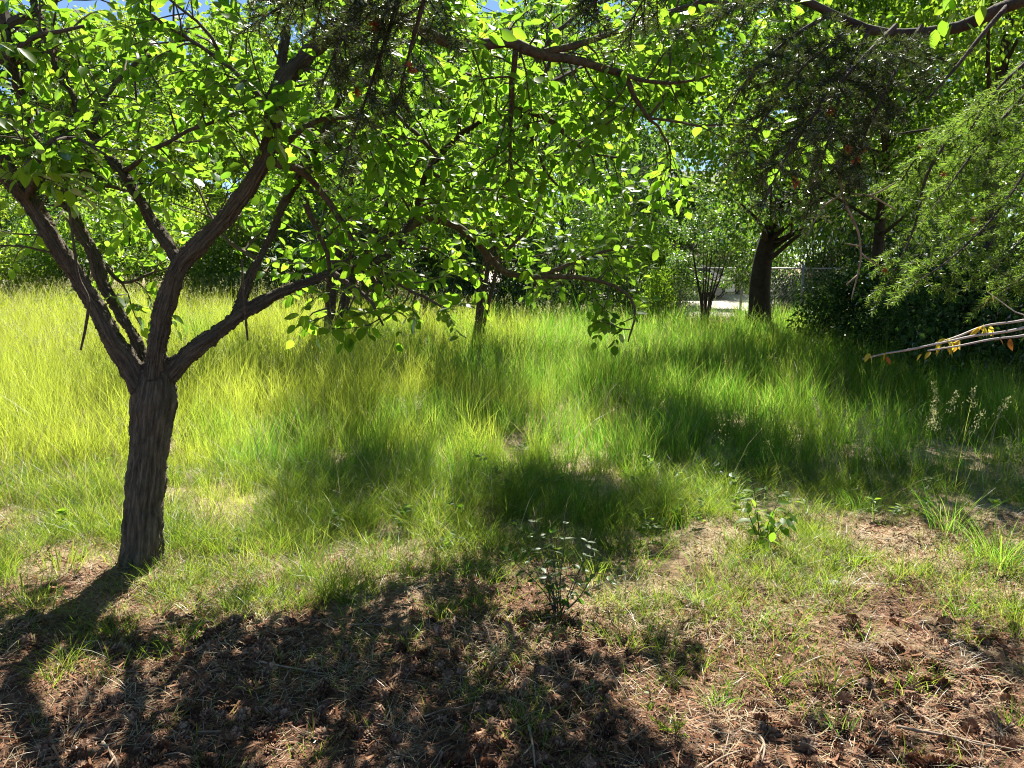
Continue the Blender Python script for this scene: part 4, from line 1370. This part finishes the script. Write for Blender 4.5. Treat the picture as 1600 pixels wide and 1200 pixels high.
def plant(px_, py_, name, label, cat, h, stemsn, leaf, mat, spread=.35, gap=.035, wl=.5, group=None, lean=.2):
    b = G(px_, py_)
    t = thing(name, b, label, cat, group)
    V, F = leaf_hi(wl, .12, .18, (.2, .5, .8), (.7, 1, .6))
    me = MB().add(V, F).mesh('leaf', M[mat], True)
    for s in range(stemsn):
        d = nrm(np.array([rng.normal(0, spread), rng.normal(0, spread), 1.0]))
        n = 7
        pts = [b + rv(.008) * [1, 1, 0]]
        hh = h * rng.uniform(.7, 1.05)
        for i in range(n):
            d = nrm(d + rv(.08) + [0, 0, -.03])
            pts.append(pts[-1] + d * hh / n)
        pts = np.array(pts)
        MB().add(*tube(pts, np.linspace(.0035, .0012, len(pts)), 5)).build('stem', M['twig'], t, smooth=True)
        L = hh * .2
        sg = 1
        while L < hh:
            i = min(n, int(L / hh * n))
            T = nrm(pts[min(i + 1, n)] - pts[max(i - 1, 0)])
            sd = nrm(np.cross(T, rv()))
            dd = nrm(sd + T * .45 + [0, 0, -.1])
            Xv = nrm(np.cross(dd, np.array([0, 0, 1.0]) + rv(.3)))
            Zv = np.cross(Xv, dd)
            p = pts[i] - b
            o = bpy.data.objects.new('leaf', me)
            col.objects.link(o)
            o.parent = t
            o.matrix_basis = Matrix(((Xv[0], dd[0], Zv[0], p[0]), (Xv[1], dd[1], Zv[1], p[1]), (Xv[2], dd[2], Zv[2], p[2]), (0, 0, 0, 1))) @ Matrix.Scale(leaf * rng.uniform(.6, 1.15), 4)
            L += gap * rng.uniform(.6, 1.4)
    return t


plant(872, 955, 'sapling', 'dark leafy sapling with many narrow leaves standing in its own shadow', 'sapling', .5, 13, .05, 'leaf_blue', .42, .022, .42)
plant(1190, 850, 'seedling', 'light green seedling with broad oval leaves in short grass', 'seedling', .42, 8, .08, 'leaf', .6, .045, .55)
plant(1068, 692, 'seedling', 'tiny yellow green seedling at the edge of meadow shade', 'seedling', .22, 3, .05, 'leaf_lime', .3, .03, .5)
plant(1270, 470 + 190, 'weed', 'slender leafy weed in front of tall seed stalks', 'weed', .25, 2, .035, 'leaf', .3, .03, .45)
plant(1010, 1085, 'weed', 'small sprig with pairs of pale leaves on the cone litter', 'weed', .10, 2, .022, 'leaf_lime', .5, .02, .6)


def feathery(px_, py_, label, h=.10, n=16):
    b = G(px_, py_)
    t = thing('feathery_weed', b, label, 'weed')
    for s in range(n):
        d = nrm(np.array([rng.normal(0, .55), rng.normal(0, .55), 1.0]))
        pts = b + np.linspace(0, 1, 8)[:, None] * d * h * rng.uniform(.6, 1.1)
        pts[:, 2] -= np.linspace(0, 1, 8) ** 2 * .02
        mb = MB().add(*tube(pts, .0009, 4, False))
        k = 26
        u = rng.uniform(.25, 1, k) * 7
        i = np.minimum(u.astype(int), 6)
        p = pts[i] + (pts[i + 1] - pts[i]) * (u - i)[:, None]
        mb.add(*scatter(NEEDLE[0] * [1.8, 1, 1], NEEDLE[1], p, rng.normal(0, .7, (k, 3)) + d, rng.normal(0, 1, (k, 3)), rng.uniform(.008, .018, k)))
        mb.build('frond', M['grass_green'], t)


feathery(1056, 1140, 'small feathery green weed on the crowded cones', .11)
feathery(1305, 890, 'feathery dark green weed beside the grey stone', .12, 20)


def tuft(px_, py_, label, h, n, w, mat='grass', group=None, spread=.03, bend=(.1, .6)):
    b = G(px_, py_)
    t = thing('grass_tuft', b, label, 'grass tuft', group)
    k = n
    bx, by = b[0] + rng.normal(0, spread, k), b[1] + rng.normal(0, spread, k)
    az = np.arctan2(by - b[1], bx - b[0]) + rng.normal(0, .5, k)
    MB().add(*blades(np.stack([bx, by, gz(bx, by) - .005], -1), h * rng.uniform(.5, 1.1, k), w * rng.uniform(.7, 1.2, k), rng.uniform(.05, .4, k), rng.uniform(*bend, k), 6, az)).build('blades', M[mat], t, kind='stuff')


tuft(42, 940, 'bright wide bladed grass tuft beside the trunk shadow', .16, 26, .008, 'grass', spread=.05, bend=(.0, .3))
tuft(95, 890, 'two tall wide grass blades cluster beside the tree base', .18, 16, .008, 'grass', spread=.06, bend=(.0, .25))
tuft(78, 1058, 'low pale green tuft on litter in the tree shade', .09, 34, .004, 'grass_green')
tuft(1215, 1060, 'arching grass tuft with long pale blades in litter', .17, 46, .004, 'grass_green', bend=(.4, 1.0))
tuft(1290, 1070, 'narrow upright green tuft next to the arching tuft', .16, 34, .004, 'grass_green', bend=(.1, .7))
tuft(1310, 1140, 'yellowish short tuft on the cone litter', .09, 40, .003, 'grass')
tuft(1130, 1085, 'small bright tuft at the edge of the cone litter', .09, 50, .003, 'grass')
tuft(850, 1150, 'thin lone tuft in the dark litter', .07, 18, .003, 'grass')
tuft(760, 1060, 'low sprawling tuft with long blades in the sapling shade', .14, 40, .0035, 'grass_green', bend=(.6, 1.1))
tuft(1585, 1115, 'green tuft by the long straight twig', .10, 50, .004, 'grass_green')
tuft(1480, 830, 'tall bright tuft below the seed stalks', .32, 90, .004, 'grass', spread=.06)
tuft(1340, 790, 'bright dense tuft on the straw slope', .22, 110, .0035, 'grass', spread=.06)
tuft(1560, 880, 'tall yellow green tuft on the bare slope', .30, 120, .004, 'grass', spread=.07)

for k, (a, b, h_) in enumerate(((1330, 880, .16), (1420, 900, .2), (1250, 800, .2), (1180, 960, .14), (980, 1000, .13), (690, 960, .12), (520, 930, .14), (430, 900, .14), (360, 960, .1), (1500, 960, .15), (1590, 960, .22), (1380, 740, .22), (1240, 720, .25), (560, 1010, .1), (280, 1000, .1), (1090, 930, .16), (640, 880, .16), (1450, 1060, .09), (930, 900, .18), (760, 900, .17), (470, 820, .18), (330, 830, .15), (140, 830, .2), (300, 905, .12))):
    tuft(a, b, 'grass tuft growing singly out of the brown and straw litter', h_, 60, .0032, 'grass' if k % 3 == 0 else 'grass_green', 'single grass tufts in the litter', .045, (.15, .8))

# tall flowering grass stalks at the right
def stalk_clump(px_, py_, hpx, n, label):
    b = G(px_, py_)
    dist = b[1]
    t = thing('flowering_grass', b, label, 'grass')
    for q in range(n):
        p = (b + rv(.09) * [1, .8, 0])[None]
        p[0, 2] = float(gz(p[0, 0], p[0, 1])) - .005
        a, h_ = MB(), MB()
        hh = np.array([hpx * dist / FPX * rng.uniform(.7, 1.1)])
        stalks(a, h_, p, hh, rng.uniform(.02, .28, 1), .17, 70, .0032, .0135)
        s = a.build('stalk', M['grass'], t)
        h_.build('seed_head', M['seed'], s)


stalk_clump(1475, 790, 195, 8, 'tallest pale flowering grass stalks before the dark hedge')
stalk_clump(1310, 745, 125, 8, 'fan of pale flowering grass stalks on the straw slope')
stalk_clump(1350, 745, 115, 5, 'small group of flowering grass stalks beside the fan')
stalk_clump(1590, 790, 120, 3, 'flowering grass stalks at the bare slope edge')
stalk_clump(1175, 690, 80, 3, 'short flowering grass stalks by the shaded hollow')
stalk_clump(640, 690, 90, 5, 'bent grey green seed stalks in the shaded grass')
stalk_clump(790, 650, 110, 6, 'upright seed stalks in the middle of the meadow')

# grey stone
b = G(1303, 912) - np.array([0, 0, .012])
a = np.linspace(0, 2 * math.pi, 9, endpoint=False)
rows = []
for z, r_ in ((-.02, .05), (.01, .06), (.03, .045), (.04, .015)):
    rows.append(np.stack([b[0] + np.cos(a) * r_ * rng.uniform(.8, 1.2, 9), b[1] + np.sin(a) * r_ * .7 * rng.uniform(.8, 1.2, 9), b[2] + z + rng.uniform(-.004, .004, 9)], -1))
V = np.vstack(rows)
F = [[r_ * 9 + i, r_ * 9 + (i + 1) % 9, (r_ + 1) * 9 + (i + 1) % 9, (r_ + 1) * 9 + i] for r_ in range(3) for i in range(9)]
MB().add(V, F).add(V[-9:], [list(range(9))]).build('stone', M['stone'], label='rough grey stone in the straw below the feathery weed', cat='stone')
